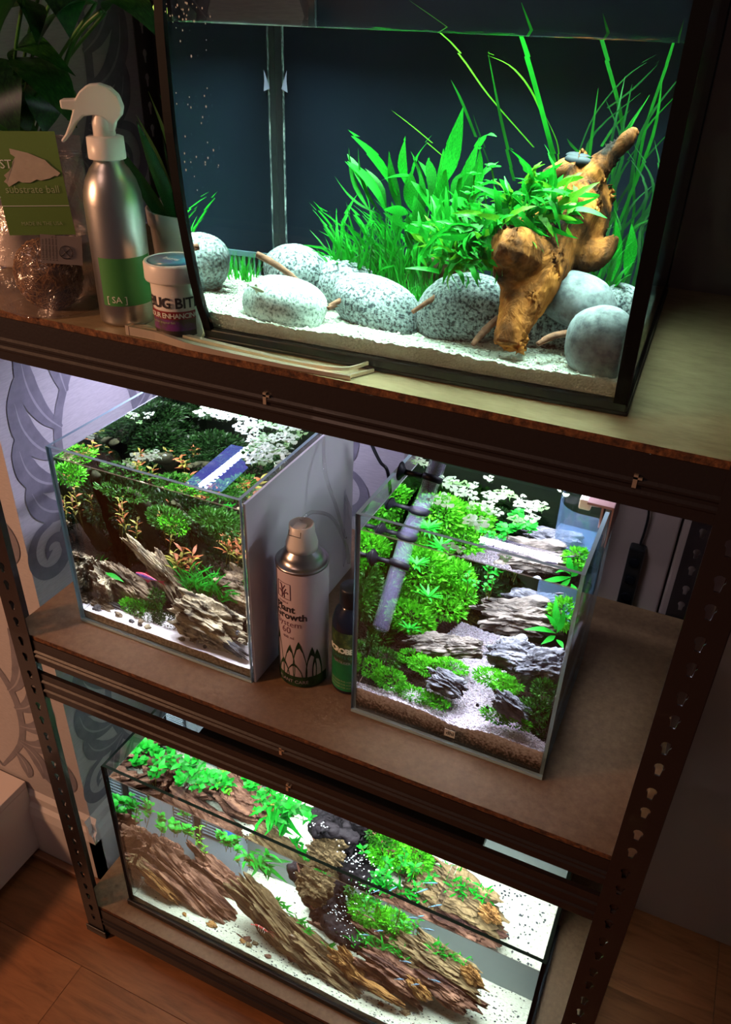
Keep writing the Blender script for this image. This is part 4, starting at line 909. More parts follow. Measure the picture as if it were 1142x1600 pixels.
leafy('small_leaf_plant', 'low dark green small-leaved plant beside the left layered rock', (0.063, 0.11, 0.029), 6, M_dkov, .008, .006, .014, stems=9, stem_h=.02)
o = bpy.data.objects.new('leaf', M_oval); C.objects.link(o)
bpy.data.objects.remove(o)
p = thing('leaf_scrap', 'single green leaf caught on the left layered rock', 'leaf', (0.135, 0.1, 0.084))
put_leaf(p, M_lance, (0.116, 0.105, 0.082), (0.151, 0.1, 0.079), .009, .6)
bm_ = [mat('blue_violet_scales', rough=0.35, stops=[(0.4, (0.10, 0.09, 0.50)), (0.6, (0.35, 0.22, 0.60))], scale=160), mat('crimson_scales', (0.45, 0.02, 0.05), 0.4), mat('crimson_fin', (0.42, 0.02, 0.06), 0.5)]
fish('blue-violet fish with crimson fins and tail swimming over the rocks of the left cube', (0.2, 0.085, 0.11), .037, 172, 3, bm_, None, 'betta_fish', 0.45, 0.17)

# floating plants
float_m = leafmat('pale_floating_leaf', [(0.3, (0.34, 0.52, 0.30)), (0.7, (0.62, 0.74, 0.55))], 60, 0.15)
float_g = leafmat('green_floating_leaf', [(0.3, (0.14, 0.36, 0.10)), (0.7, (0.34, 0.58, 0.24))], 60, 0.15)
def floater(r_, k, mm, sd):
    mb = MB(); q = random.Random(sd)
    for i in range(k):
        a = 2 * math.pi * i / k + q.uniform(-.3, .3); c = V((math.cos(a) * r_, math.sin(a) * r_, 0.0007)); R_l = r_ * q.uniform(.75, 1.0); vs = [c + V((0, 0, .0006))]
        for j in range(9): b = a + math.pi + .35 + (2 * math.pi - .7) * j / 8; vs.append(c + V((math.cos(b) * R_l, math.sin(b) * R_l, 0.0008 * math.sin(b * 2))))
        mb.add(vs, [(0, j, j + 1) for j in range(1, 9)], 0, True)
    mb.tube([(0, 0, -.012), (0.001, 0, -.006), (0, 0, 0.0004)], [.0002, .0004, .0005], 5)
    return mb.mesh('floating_plant', mm)
FLs = [floater(.0042, 3, float_m, 1), floater(.0042, 4, float_m, 2), floater(.0038, 3, float_g, 3), floater(.0046, 2, float_m, 4)]
def floats(spots, z, label, group, sc=1.0):
    for i, q in enumerate(spots):
        o = bpy.data.objects.new('floating_plant', FLs[i % 4]); C.objects.link(o)
        o.location = (q[0], q[1], z); o.rotation_euler = (0, 0, rs.uniform(0, 6.28)); k = sc * rs.uniform(.75, 1.15); o.scale = (k, k, k)
        tag(o, label, 'floating plant', group)
def scatter(poly_pts, n, r_, keep):
    out = []
    for _ in range(n * 12):
        c = rs.choice(poly_pts); p_ = (c[0] + rs.uniform(-r_, r_), c[1] + rs.uniform(-r_, r_))
        if keep(p_) and all((p_[0] - a[0])**2 + (p_[1] - a[1])**2 > 0.0060**2 for a in out): out.append(p_)
        if len(out) >= n: break
    return out
kl = lambda p_: LX + .010 < p_[0] < LX + LW - .010 and LY + .012 < p_[1] < LY + LD - .012
floats(scatter([(0.268, 0.257, 0.273), (0.317, 0.234, 0.273), (0.32, 0.284, 0.273), (0.302, 0.226, 0.273), (0.295, 0.29, 0.273), (0.317, 0.193, 0.273), (0.336, 0.193, 0.273), (0.236, 0.283, 0.273), (0.214, 0.284, 0.273), (0.183, 0.28, 0.273)], 110, .02, kl), .2732, 'small pale floating plant on the water at the right rear of the left cube', 'floating plants at the right rear of the left cube', 1.35)
floats(scatter([(0.181, 0.112, 0.273), (0.185, 0.13, 0.273), (0.2, 0.122, 0.273), (0.182, 0.099, 0.273)], 15, .008, kl), .2732, 'small pale floating plant in the patch near the front glass of the left cube', 'floating plants near the front of the left cube', .85)
floats(scatter([(0.11, 0.205, 0.273), (0.095, 0.209, 0.273), (0.111, 0.222, 0.273), (0.09, 0.127, 0.273)], 11, .009, kl), .2732, 'small pale floating plant at the left rear of the left cube', 'floating plants at the left rear of the left cube', .8)

wbd = MB().box(0, 0.003, 0, 0.296, 0, 0.283).build('white_board', white_card, None, loc=(LX + LW + 0.0016, LY + 0.002, 0.0006)); wbd.rotation_euler = (0, 0, -0.0065)
tag(wbd, 'white board standing against the right side of the left cube aquarium', 'board')

# ------------------------------------------------------------------ right cube
RX, RY, RW, RD, RH = 0.5143, 0.0706, 0.2535, 0.235, 0.305
rt = tank('cube_aquarium', 'open glass cube aquarium with bright plants and gravel path, right on the middle shelf', (RX, RY, 0.0005), -0.0043, RW, RD, RH, 0.0045, edge_m)
water_box(rt, RW, RD, 0.0048, 0.282, 0.0045)
MB().box(0.006, RW - 0.006, RD - 0.0075, RD - 0.006, 0.006, 0.281).build('dark_backing', MATS['dark_backing_green'], rt)
gr_pale = mat('pale_pink_gravel', spec=0.12, rough=0.8, stops=[(0.3, (0.3224, 0.2688, 0.3132)), (0.5, (0.4368, 0.3840, 0.4536)), (0.8, (0.4888, 0.4416, 0.5130))], scale=330, detail=3, bump=0.9, bscale=380, bkind='voronoi', bd=0.003)
soil_side = None
mt, n_, l_, b_ = nt('layered_substrate')
tc_ = n_.new('ShaderNodeTexCoord'); sp_ = n_.new('ShaderNodeSeparateXYZ'); l_.new(tc_.outputs['Object'], sp_.inputs[0])
nz_ = n_.new('ShaderNodeTexNoise'); nz_.inputs['Scale'].default_value = 330; nz_.inputs['Detail'].default_value = 4; l_.new(tc_.outputs['Object'], nz_.inputs['Vector'])
ma_ = n_.new('ShaderNodeMath'); ma_.operation = 'MULTIPLY_ADD'; ma_.inputs[1].default_value = 0.040; l_.new(nz_.outputs[0], ma_.inputs[0]); l_.new(sp_.outputs[2], ma_.inputs[2])
mr_ = n_.new('ShaderNodeMapRange'); mr_.inputs[1].default_value = 0.026; mr_.inputs[2].default_value = 0.062; l_.new(ma_.outputs[0], mr_.inputs[0])
rp_ = ramp(n_, l_, mr_.outputs[0], [(0.12, (0.006, 0.003, 0.003)), (0.38, (0.15, 0.09, 0.07)), (0.6, (0.50, 0.40, 0.38)), (1.0, (0.88, 0.80, 0.84))]); l_.new(rp_.outputs[0], b_.inputs['Base Color']); b_.inputs['Roughness'].default_value = 0.9
hr = lambda x, y: 0.040 + 0.16 * y + 0.0035 * noise.noise(V((x * 18, y * 18, 2))) + 0.001 * noise.noise(V((x * 90, y * 90, 2))) - 0.006 * math.exp(-((x - 0.135) / .03)**2)
def path_(x, y):
    xc = 0.175 - 0.30 * max(0, y - .01) + 0.10 * noise.noise(V((y * 14, 0.2, 1))) if y < .17 else 0.118 + (y - .17) * .3
    wd = 0.040 + 0.10 * max(0, 0.045 - y) * 40 * 0.06 + (0.6 if y < 0.020 else 0)
    if y < 0.06: wd = max(wd, 0.045 + (0.06 - y) * 1.6)
    return 0 if abs(x - xc) < wd else 1
rb = inside(rt, bed('gravel_path', 'pale gravel path running back between dark planted soil in the right cube', 0.0052, RW - 0.0052, 0.0052, RD - 0.0056, 0.0052, hr, gr_pale, 130, 120, 0.0010, mats=[gr_pale, soil, MATS['layered_substrate']], which=path_, cat='gravel'))
pts = []; rs = random.Random(23)
for _ in range(5200):
    x, y = rs.uniform(0.008, RW - 0.008), rs.uniform(0.008, RD - 0.01)
    if path_(x, y) == 0: pts.append((x, y, hr(x, y) + rs.uniform(0, .001)))
cm = MB(); chips(cm, pts, .0008, .0020, rs); k = len(cm.f) // 8; cm.mi = [(0, 0, 0, 1, 2)[rs.randrange(5)] for _ in range(k) for _j in range(8)]
tag(cm.build('gravel_grain', [mat('pale_lilac_grain', (0.48, 0.44, 0.52), 0.6), mat('tan_grain', (0.26, 0.19, 0.17), 0.6), mat('white_grain_shiny', (0.72, 0.70, 0.76), 0.4)], rb), kind='stuff')
r_g = mat('blue_grey_slate', spec=0.12, rough=0.75, stops=[(0.38, (0.018, 0.019, 0.025)), (0.48, (0.085, 0.088, 0.105)), (0.62, (0.15, 0.155, 0.185)), (0.74, (0.50, 0.49, 0.52))], scale=24, detail=10, stretch=(1, 2.2, 2.2), dist=0.8, bump=0.9, bscale=60, bd=0.003)
r_gb = mat('brown_grey_slate', spec=0.12, rough=0.75, stops=[(0.38, (0.018, 0.016, 0.015)), (0.48, (0.09, 0.078, 0.070)), (0.62, (0.15, 0.13, 0.115)), (0.76, (0.44, 0.40, 0.36))], scale=24, detail=10, stretch=(1, 2.2, 2.2), dist=0.8, bump=0.9, bscale=60, bd=0.003)
GR = 'slate rocks in the right cube aquarium'
for i, (lb, lc, r_, ro, mm) in enumerate([
    ('big dark-faced slate rock at the back right of the gravel path', (0.692, 0.22, 0.15), (.046, .024, .020), (10, -12, 6), r_gb),
    ('pointed grey rock tip behind the big slate rock', (0.706, 0.255, 0.154), (.034, .018, .018), (0, -14, 0), r_g),
    ('long layered slate rock left of the gravel path', (0.6, 0.175, 0.093), (.036, .016, .014), (15, -16, 10), r_gb),
    ('smaller brown slate wedge touching the left side of the path', (0.636, 0.17, 0.104), (.026, .014, .013), (10, -22, 0), r_gb),
    ('blue-grey rock with a pale face right of the path', (0.699, 0.16, 0.126), (.028, .022, .020), (15, -14, 0), r_g),
    ('large streaked slate rock at the right glass', (0.739, 0.145, 0.124), (.032, .022, .026), (25, -30, 0), r_g),
    ('dark slate rock in the carpet left of the path', (0.632, 0.11, 0.078), (.026, .017, .015), (10, 16, 0), r_g),
    ('small pale-topped slate rock in the carpet right of the path', (0.715, 0.085, 0.086), (.021, .014, .013), (10, 28, 0), r_g)]):
    slate('rock', lb, lc, r_, ro, mm, GR, 140 + i)
mossy('carpet_plant', 'bright green small-leaved carpet plant covering the left front soil of the right cube', [((0.541, 0.135, 0.069), (.022, .02, .012), 700, .006, moss_m), ((0.578, 0.145, 0.078), (.02, .014, .010), 450, .0055, moss_b), ((0.51, 0.15, 0.082), (.016, .02, .014), 500, .006, moss_m), 
    ((0.558, 0.1, 0.059), (.022, .018, .014), 800, .0060, moss_b), ((0.533, 0.1, 0.067), (.016, .016, .013), 450, .0060, moss_b), ((0.597, 0.095, 0.05), (.028, .013, .009), 800, .0055, moss_b), ((0.623, 0.09, 0.053), (.018, .010, .008), 400, .0055, moss_b),
    ((0.604, 0.135, 0.078), (.030, .016, .011), 900, .0055, moss_b), ((0.631, 0.135, 0.092), (.020, .012, .008), 500, .0055, moss_b)], 'plant')
mossy('carpet_plant', 'bright green small-leaved carpet plant right of the gravel path in the right cube', [
    ((0.685, 0.125, 0.099), (.024, .014, .012), 750, .0055, moss_b), ((0.702, 0.115, 0.103), (.020, .014, .010), 500, .0055, moss_b), ((0.7, 0.085, 0.067), (.018, .010, .009), 480, .0055, moss_b), ((0.724, 0.08, 0.07), (.02, .009, .008), 380, .0055, moss_b),
    ((0.744, 0.1, 0.089), (.020, .014, .012), 600, .0060, moss_m), ((0.747, 0.115, 0.112), (.014, .014, .014), 450, .0060, moss_m), ((0.756, 0.075, 0.072), (.010, .008, .010), 250, .0055, moss_m)], 'plant')
mossy('bushy_plant', 'dense bright green feathery stems filling the back left of the right cube', [
    ((0.505, 0.25, 0.139), (.04, .035, .05), 2400, .0105, moss_m), ((0.561, 0.24, 0.161), (.04, .03, .045), 2300, .0105, moss_b), ((0.601, 0.25, 0.165), (.025, .025, .025), 900, .0095, moss_b), ((0.514, 0.2, 0.07), (.02, .03, .03), 900, .009, moss_m),
    ((0.557, 0.2, 0.112), (.034, .02, .022), 1300, .0085, moss_b), ((0.598, 0.22, 0.132), (.026, .016, .016), 800, .008, moss_b), ((0.615, 0.235, 0.151), (.018, .014, .014), 450, .008, moss_b), ((0.519, 0.12, 0.171), (.010, .045, .035), 900, .009, moss_m)], 'plant')
M_star = leaf_mesh('leaf', [0.3, 0.5, 0.5, 0.4, 0.25, 0.02], lg, 0.06, 0.3)
for lb, c, n_l, ln in [('star-shaped bright green rosette in the middle of the bushy stems', (0.585, 0.17, 0.166), 14, .024), ('bright green narrow-leaved rosette under the acrylic tube', (0.567, 0.16, 0.114), 12, .018), ('green narrow-leaved rosette near the surface at the left', (0.567, 0.17, 0.208), 14, .022)]:
    p = thing('rosette_plant', lb, 'plant', c)
    for i in range(n_l):
        a = i * 2.4; put_leaf(p, M_star, c, V(c) + V((math.cos(a), math.sin(a), rs.uniform(.1, .9))).normalized() * ln * rs.uniform(.8, 1.1), .0042, 0)
leafy('fan_leaf_plant', 'bright green fan-leaved plant at the back beside the blue acrylic box', (0.67, 0.22, 0.2), 9, M_oval, .011, .009, .022, stems=8, stem_h=.03)
leafy('stem_plant', 'small sprigs growing against the back glass over the path of the right cube', (0.636, 0.225, 0.168), 6, M_oval, .007, .006, .02, stems=6, stem_h=.03)
mossy('moss', 'brownish green moss covering the back glass above the path of the right cube', [((0.58, 0.375, 0.15), (.05, .014, .06), 1500, .009, moss_m), ((0.652, 0.43, 0.13), (.04, .012, .05), 1200, .009, moss_d), ((0.603, 0.405, 0.1), (.03, .012, .03), 500, .008, olive), ((0.626, 0.28, 0.149), (.03, .01, .02), 500, .008, moss_d)], 'moss')
p = thing('broad_leaf_plant', 'bright green plant with long strap leaves at the right glass of the right cube', 'plant', (0.741, 0.19, 0.163))
for b, t, wd in [((0.742, 0.19, 0.158), (0.708, 0.15, 0.171), .008), ((0.741, 0.19, 0.163), (0.727, 0.16, 0.196), .008), ((0.742, 0.19, 0.154), (0.73, 0.16, 0.152), .007), ((0.743, 0.19, 0.159), (0.746, 0.18, 0.204), .008),
    ((0.744, 0.19, 0.164), (0.733, 0.2, 0.202), .009), ((0.745, 0.18, 0.155), (0.756, 0.16, 0.155), .007), ((0.739, 0.2, 0.157), (0.759, 0.19, 0.193), .008)]:
    put_leaf(p, M_lance, b, t, wd, rs.uniform(-.6, .6))
mossy('feathery_plant', 'feathery light green plant behind the strap leaves at the right glass', [((0.743, 0.215, 0.175), (.014, .014, .022), 600, .0075, moss_b)], 'plant')
kr = lambda p_: RX + .012 < p_[0] < RX + RW - .012 and RY + .012 < p_[1] < RY + RD - .012
floats(scatter([(0.6, 0.222, 0.284), (0.628, 0.211, 0.284), (0.643, 0.227, 0.284), (0.67, 0.216, 0.284), (0.682, 0.214, 0.284), (0.624, 0.184, 0.284), (0.589, 0.217, 0.284), (0.571, 0.221, 0.284), (0.6, 0.197, 0.284), (0.642, 0.177, 0.284), (0.631, 0.149, 0.284), (0.679, 0.181, 0.284), (0.613, 0.247, 0.284), (0.578, 0.177, 0.284)], 52, .010, kr), .2832, 'pale round-leaved floating plant in the middle of the right cube', 'floating plants in the middle of the right cube', 1.25)
floats([(0.518, 0.258, 0.284), (0.528, 0.251, 0.284), (0.516, 0.249, 0.284), (0.706, 0.261, 0.284)], .2832, 'pale floating plant drifting alone near the rim of the right cube', 'stray floating plants in the right cube', 1.2)
floats([(0.633, 0.088, 0.284), (0.62, 0.088, 0.284), (0.682, 0.094, 0.284)], .2832, 'pale floating plant close behind the front glass of the right cube', 'floating plants behind the front glass of the right cube', 1.0)
# acrylic tube on three suction holders along the left pane
tb = thing('acrylic_tube', 'clear acrylic tube leaning in the left front of the right cube', 'tube', (0.546, 0.082, 0.144))
P0, P1 = V((0.547, 0.082, 0.147)), V((0.563, 0.199, 0.32))
rel = [P0.lerp(P1, t) - tb.location for t in (0, .25, .5, .75, 1)]
MB().tube(rel, .0105, 24, cap=False).build('wall', acrylic, tb); MB().tube(rel, .0086, 20, cap=False).build('inner_wall', acrylic, tb)
ax = (P1 - P0).normalized()
MB().tube([P0 - ax * .0045 - tb.location, P0 - ax * .003 - tb.location, P0 - ax * .001 - tb.location, P0 - tb.location], [.004, .0085, .0100, .0105], 24).build('end_cap', acrylic, tb)
for k, t in enumerate((.43, .66, .90)):
    c = P0.lerp(P1, t); xg = RX + 0.0052
    h = thing('suction_holder', ['lowest black suction holder gripping the acrylic tube at the waterline', 'middle black suction holder on the acrylic tube', 'uppermost black suction holder at the end of the acrylic tube'][k], 'suction holder', c, 0, 'black suction holders on the acrylic tube')
    MB().tube([-ax * .004, ax * .004], .0128, 22).build('clip_ring', rubber, h)
    MB().tube([(-.011, 0, 0), (xg + .006 - c.x, 0, 0)], .0035, 10).build('arm', rubber, h)
    MB().lathe([(.012, 0), (.0115, .0015), (.007, .004), (.004, .007)], 24).build('suction_cup', rubber, h, loc=(xg - c.x, 0, 0)).rotation_euler = (0, R(90), 0)
# bluish curved acrylic box with a white valve, and the pink hanger over the rim
bx = thing('acrylic_box', 'bluish curved acrylic box hanging in the right back corner of the right cube', 'box', (RX + RW - .006, RY + RD - .007, 0.155))
prof = [(-.058, 0)] + [(-.058 + .0 + .030 * (1 - math.cos(R(a))), -.03 - .038 * math.sin(R(a))) for a in range(0, 91, 15)] + [(0, -.068)]
mb = MB(); vs = [(x, y, z) for z in (0, .118) for x, y in prof]; k = len(prof)
mb.add(vs, [(i, i + 1, i + 1 + k, i + k) for i in range(k - 1)], 0, True); mb.add([(x, y, 0) for x, y in prof] + [(0, 0, 0)], [tuple(range(k + 1))])
mb.build('shell', acrylic_blue, bx)
pv = thing('white_valve', 'white plastic valve with a short spout inside the acrylic box', 'valve', (0.74, 0.237, 0.284))
MB().box(-.010, .004, -.007, .007, 0, .014).build('body', white_pl, pv, bevel=.002); MB().tube([(.004, 0, .007), (.03, .004, .008)], .0032, 12).build('spout', white_pl, pv)
hg = thing('pink_hanger', 'pinkish plastic plate hooked over the right rim of the right cube', 'hanger', (RX + RW, RY + .15, .27))
pkm = mat('dusty_pink_plastic', (0.34, 0.20, 0.20), 0.5)
MB().box(-.026, .0045, -.015, .095, .0365, .040).build('top_plate', pkm, hg, bevel=.0008)
MB().box(.0015, .0035, -.005, .078, -.02, .0365).build('outer_plate', pkm, hg); MB().box(-.010, -.0075, -.005, .078, -.004, .0365).build('inner_plate', pkm, hg)
st_ = MB().box(0, .0135, -.0006, 0, 0, .0115).build('label_sticker', mat('grey_label', (0.50, 0.50, 0.47), 0.6), rt, loc=(0.128, -0.0002, 0.018))
q = text_mb('dhi', .0085, lambda x, y: (x + .002, -.0008, y + .0035), .0002); q.build('lettering', black, st_)
fish('tiny dark fish by the blue acrylic box, near the surface', (0.737, 0.18, 0.219), .012, 20, -10, [mat('dark_fish_body', (0.03, 0.03, 0.05), 0.4), mat('dark_fish_stripe', (0.05, 0.05, 0.09), 0.4), mat('dark_fin', (0.04, 0.04, 0.05), 0.5)], 'tiny dark fish in the right cube')
fish('tiny dark fish over the gravel at the front right of the right cube', (0.731, 0.085, 0.035), .010, 15, 0, [MATS['dark_fish_body'], MATS['dark_fish_stripe'], MATS['dark_fin']], 'tiny dark fish in the right cube')
for q in [(0.676, 0.085, 0.074), (0.644, 0.08, 0.057), (0.688, 0.085, 0.075)]:
    q = V(q); q.z = max(q.z, .055)
    tag(lump('snail_shell', (.0022, .0018, .003), 0, rubber, 3, q, None, 2), 'tiny black snail on the pale gravel path', 'snail', 'tiny snails on the gravel path')

# lamps of the two cubes
led_w = emit('white_led', (0.88, 0.90, 1.0), 60); led_b = emit('blue_white_led', (0.55, 0.58, 1.0), 60)
def lamp(name, label, c, rz, ln, wd, dots, mm, glow=None):
    t = thing(name, label, 'lamp', c, rz)
    MB().box(-ln / 2, ln / 2, -wd / 2, wd / 2, .002, .012).build('housing', black, t, bevel=.002)
    if glow: MB().box(-ln / 2 + .004, ln / 2 - .004, -wd * .46, wd * .46, .0012, .0019).build('added_glow_panel', glow, t)  # glowing sheet added for the bluish halo mirrored in the water
    for k in range(dots):
        x = -ln / 2 + .006 + (ln - .012) * k / (dots - 1)
        for y in (-.0046, .0046): MB().box(x - .0026, x + .0026, y - .0026, y + .0026, .0008, .002).build('diode', mm, t)
    return t
a = lamp('clip_lamp', 'black clip-on lamp over the right cube with a row of bright white diodes', (0.662, 0.270, 0.385), 0, .112, .034, 16, led_w, emit('violet_glow', (0.30, 0.30, 1.0), 3))
MB().tube(smooth_path([(.04, .0, .012), (.05, .03, .03), (.05, .06, .02), (.05, .075, -.05)]), .004, 10).build('arm', black, a)
MB().box(.038, .062, .0, .012, -.10, -.045).build('clamp', black, a, loc=(0, .0665, 0), bevel=.001)
a = lamp('clip_lamp', 'black clip-on lamp over the left cube shining blue-white', (0.168, 0.330, 0.395), 1.62, .150, .070, 14, led_b, emit('blue_glow', (0.20, 0.22, 1.0), 6))
MB().tube(smooth_path([(.06, .0, .012), (.075, 0, .02), (.085, 0, -.01), (.085, 0, -.06)]), .004, 10).build('arm', black, a)

# ------------------------------------------------------------------ long aquarium on the bottom shelf
BX, BY, BW, BD, BH = 0.0854, 0.0332, 0.7403, 0.300, 0.3804
bt = tank('long_aquarium', 'long low glass aquarium with black corners on the bottom shelf, brown rocks and white sand', (BX, BY, Z1 + 0.0005), -0.0094, BW, BD, BH, 0.005, edge_dk)
MB().box(-0.004, BW + 0.004, -0.004, 0.0005, -0.0003, 0.013).box(-0.004, BW + 0.004, BD, BD + 0.004, -0.0003, 0.013).box(-0.004, 0, 0, BD, -0.0003, 0.013).box(BW, BW + 0.004, 0, BD, -0.0003, 0.013).build('base_frame', black, bt, bevel=0.001)
for x0 in (-0.0008, BW - 0.0052):
    for y0 in (-0.0008, BD - 0.0052): MB().box(x0, x0 + 0.006, y0, y0 + 0.006, 0.013, BH - 0.001).build('corner_silicone', black_soft, bt)
WB = 0.350
water_box(bt, BW, BD, 0.0054, WB, 0.005)
MB().box(0.006, BW - 0.006, BD - 0.0078, BD - 0.0062, 0.006, WB - 0.001).build('grey_backing', mat('grey_green_backing', rough=0.7, stops=[(0.3, (0.13, 0.16, 0.155)), (0.7, (0.17, 0.20, 0.19))], scale=6), bt)
sand_b = mat('white_speckled_sand', spec=0.12, rough=0.85, stops=[(0.30, (0.1786, 0.1885, 0.1339)), (0.42, (0.3393, 0.3501, 0.2753)), (0.7, (0.3839, 0.3949, 0.3125))], scale=240, detail=3, bump=0.5, bscale=420)
hb = lambda x, y: 0.020 + 0.02 * max(0, y - .05) + 0.003 * noise.noise(V((x * 12, y * 12, 4))) + 0.02 * math.exp(-((x - .3) / .22)**2) * max(0, y - .08) / .2
bb = inside(bt, bed('white_sand', 'white sand with black specks covering the bottom of the long aquarium', 0.0058, BW - 0.0058, 0.0058, BD - 0.0082, 0.0058, hb, sand_b, 200, 80, 0.0006))
rs = random.Random(31); pts = []
for _ in range(1700):
    x = rs.uniform(.02, BW - .02); y = rs.uniform(.008, .29)
    d = (1.0 if y < .11 - .09 * abs(x - .45) or x > .62 else .12) * (0.9 if x > .16 else .25)
    if rs.random() < d: pts.append((x, y, hb(x, y) + .0004))
cm = MB(); chips(cm, pts, .0015, .0030, rs); tag(cm.build('black_grain', mat('black_soil_grain', (0.012, 0.014, 0.022), 0.6), bb), kind='stuff')
dr = mat('purple_brown_dragon_rock', spec=0.12, rough=0.9, stops=[(0.36, (0.0210, 0.0090, 0.0084)), (0.47, (0.0875, 0.0405, 0.0266)), (0.60, (0.1820, 0.0915, 0.0588)), (0.8, (0.3115, 0.1560, 0.0840))], scale=16, detail=11, stretch=(0.9, 2.6, 2.6), dist=0.5, bump=1.0, bscale=44, bd=0.004)
do = mat('ochre_dragon_rock', spec=0.12, rough=0.9, stops=[(0.36, (0.0476, 0.0196, 0.0056)), (0.47, (0.1904, 0.0910, 0.0266)), (0.62, (0.3388, 0.1876, 0.0644)), (0.8, (0.4494, 0.2982, 0.1288))], scale=18, detail=11, stretch=(0.9, 2.6, 2.6), dist=0.5, bump=1.0, bscale=44, bd=0.004)
dg_ = mat('olive_dragon_rock', spec=0.12, rough=0.9, stops=[(0.36, (0.0270, 0.0176, 0.0084)), (0.47, (0.0954, 0.0640, 0.0308)), (0.62, (0.1692, 0.1184, 0.0560)), (0.8, (0.2520, 0.1792, 0.0896))], scale=18, detail=11, stretch=(0.9, 2.4, 2.4), dist=0.8, bump=1.0, bscale=44, bd=0.004)
GB = 'dragon rocks in the long aquarium'
for i, (lb, lc, r_, ro, mm) in enumerate([
    ('biggest purple-brown grooved rock slab leaning at the left of the long aquarium', (0.206, 0.14, -0.636), (.108, .044, .052), (25, 40, 6), dr),
    ('dark rock behind the big slab at the left glass of the long aquarium', (0.052, 0.2, -0.63), (.045, .04, .07), (0, 20, 0), dr),
    ('bright ochre rock shard lying on the sand at the far left of the long aquarium', (0.141, 0.085, -0.606), (.046, .017, .019), (20, 40, 4), do),
    ('yellow-green knobbly rock at the left glass above the ochre shard', (0.092, 0.1, -0.583), (.028, .018, .013), (0, 25, 0), dg_),
    ('tapering grey-brown rock slab right of the biggest one, point upward', (0.369, 0.13, -0.588), (.098, .036, .042), (25, 48, 4), dg_),
    ('olive-brown rock slab sloping down in the middle of the long aquarium', (0.466, 0.12, -0.627), (.088, .042, .044), (20, 28, 0), dg_),
    ('orange-brown rock standing up in the middle of the sloping rocks', (0.522, 0.115, -0.601), (.038, .020, .027), (10, 50, 0), do),
    ('thin orange flat shard lying at the foot of the middle rocks', (0.584, 0.085, -0.603), (.040, .012, .009), (10, 12, 0), do),
    ('brown creased rock right of the middle of the long aquarium', (0.598, 0.14, -0.577), (.062, .036, .036), (15, 20, 0), dr),
    ('small orange rock shard at the front of the right-hand rocks', (0.648, 0.115, -0.57), (.026, .012, .013), (10, 46, 0), do),
    ('long olive rock ridge under the grassy plants at the right', (0.67, 0.19, -0.538), (.072, .036, .034), (15, 18, 0), dg_),
    ('grey-brown weathered rock low at the right end of the rocks', (0.684, 0.165, -0.576), (.062, .032, .030), (15, 16, 0), dr),
    ('rough brown rock at the foot of the two big slabs', (0.345, 0.085, -0.673), (.040, .018, .018), (10, 30, 0), dr),
    ('olive broken rock low in the middle beside the thin orange shard', (0.524, 0.085, -0.652), (.044, .020, .020), (10, 26, 0), dg_),
    ('small orange chip of rock at the right end of the rocks', (0.724, 0.17, -0.518), (.018, .010, .014), (0, 50, 0), do),
    ('dark craggy rock filling the gap behind the two big slabs', (0.236, 0.235, -0.637), (.085, .04, .055), (10, 25, 0), dr),
    ('dark rock behind the black driftwood at the back glass', (0.51, 0.25, -0.614), (.10, .03, .05), (10, 10, 0), dr),
    ('greenish yellow rock peak in the middle under the surface', (0.455, 0.113, -0.42), (.028, .022, .045), (0, 12, 0), dg_),
    ('creviced brown rock mass at the back right beside the bare sand', (0.627, 0.183, -0.56), (.060, .035, .040), (10, 20, 0), dg_)]):
    slate('rock', lb, lc, r_, ro, mm, GB, 240 + i, amp=0.14, rough=0.38, lay=7)
for i in range(16):
    q = V((rs.uniform(.13, .70), rs.uniform(.06, .11), 0)); q.z = Z1 + .023; s = rs.uniform(.005, .011)
    slate('stone_chip', 'small ochre or grey chip of rock scattered on the front sand of the long aquarium', q, (s, s * .7, s * .5), (rs.uniform(-20, 20), 0, rs.uniform(0, 180)), [do, dg_, dr][i % 3], 'rock chips on the sand of the long aquarium', 290 + i, 3)
limbs('driftwood', 'black driftwood root with beads of air slanting behind the middle rocks', [
    ([(0.409, 0.2, -0.449), (0.448, 0.19, -0.504), (0.49, 0.17, -0.551), (0.537, 0.15, -0.568)], [.030, .036, .030, .016]), ([(0.478, 0.21, -0.448), (0.479, 0.19, -0.519), (0.509, 0.17, -0.557)], [.018, .020, .016]),
    ([(0.446, 0.2, -0.512), (0.442, 0.121, -0.35), (0.51, 0.121, -0.34)], [.016, .014, .008])], mat('black_wood', spec=0.12, rough=0.7, stops=[(0.3, (0.002, 0.0016, 0.0022)), (0.7, (0.014, 0.010, 0.012))], scale=40, bump=0.8, bscale=80, bd=0.003), 0.003, amp=0.009)
limbs('driftwood', 'thin reddish-brown branch standing in front of the black root', [([(0.426, 0.13, -0.393), (0.438, 0.125, -0.44), (0.456, 0.12, -0.486)], [.005, .0055, .006])], mat('red_brown_branch', spec=0.12, rough=0.7, stops=[(0.3, (0.16, 0.06, 0.045)), (0.7, (0.42, 0.20, 0.15))], scale=60, bump=.5, bscale=120), 0.0015, amp=0.002)
bub = MB()
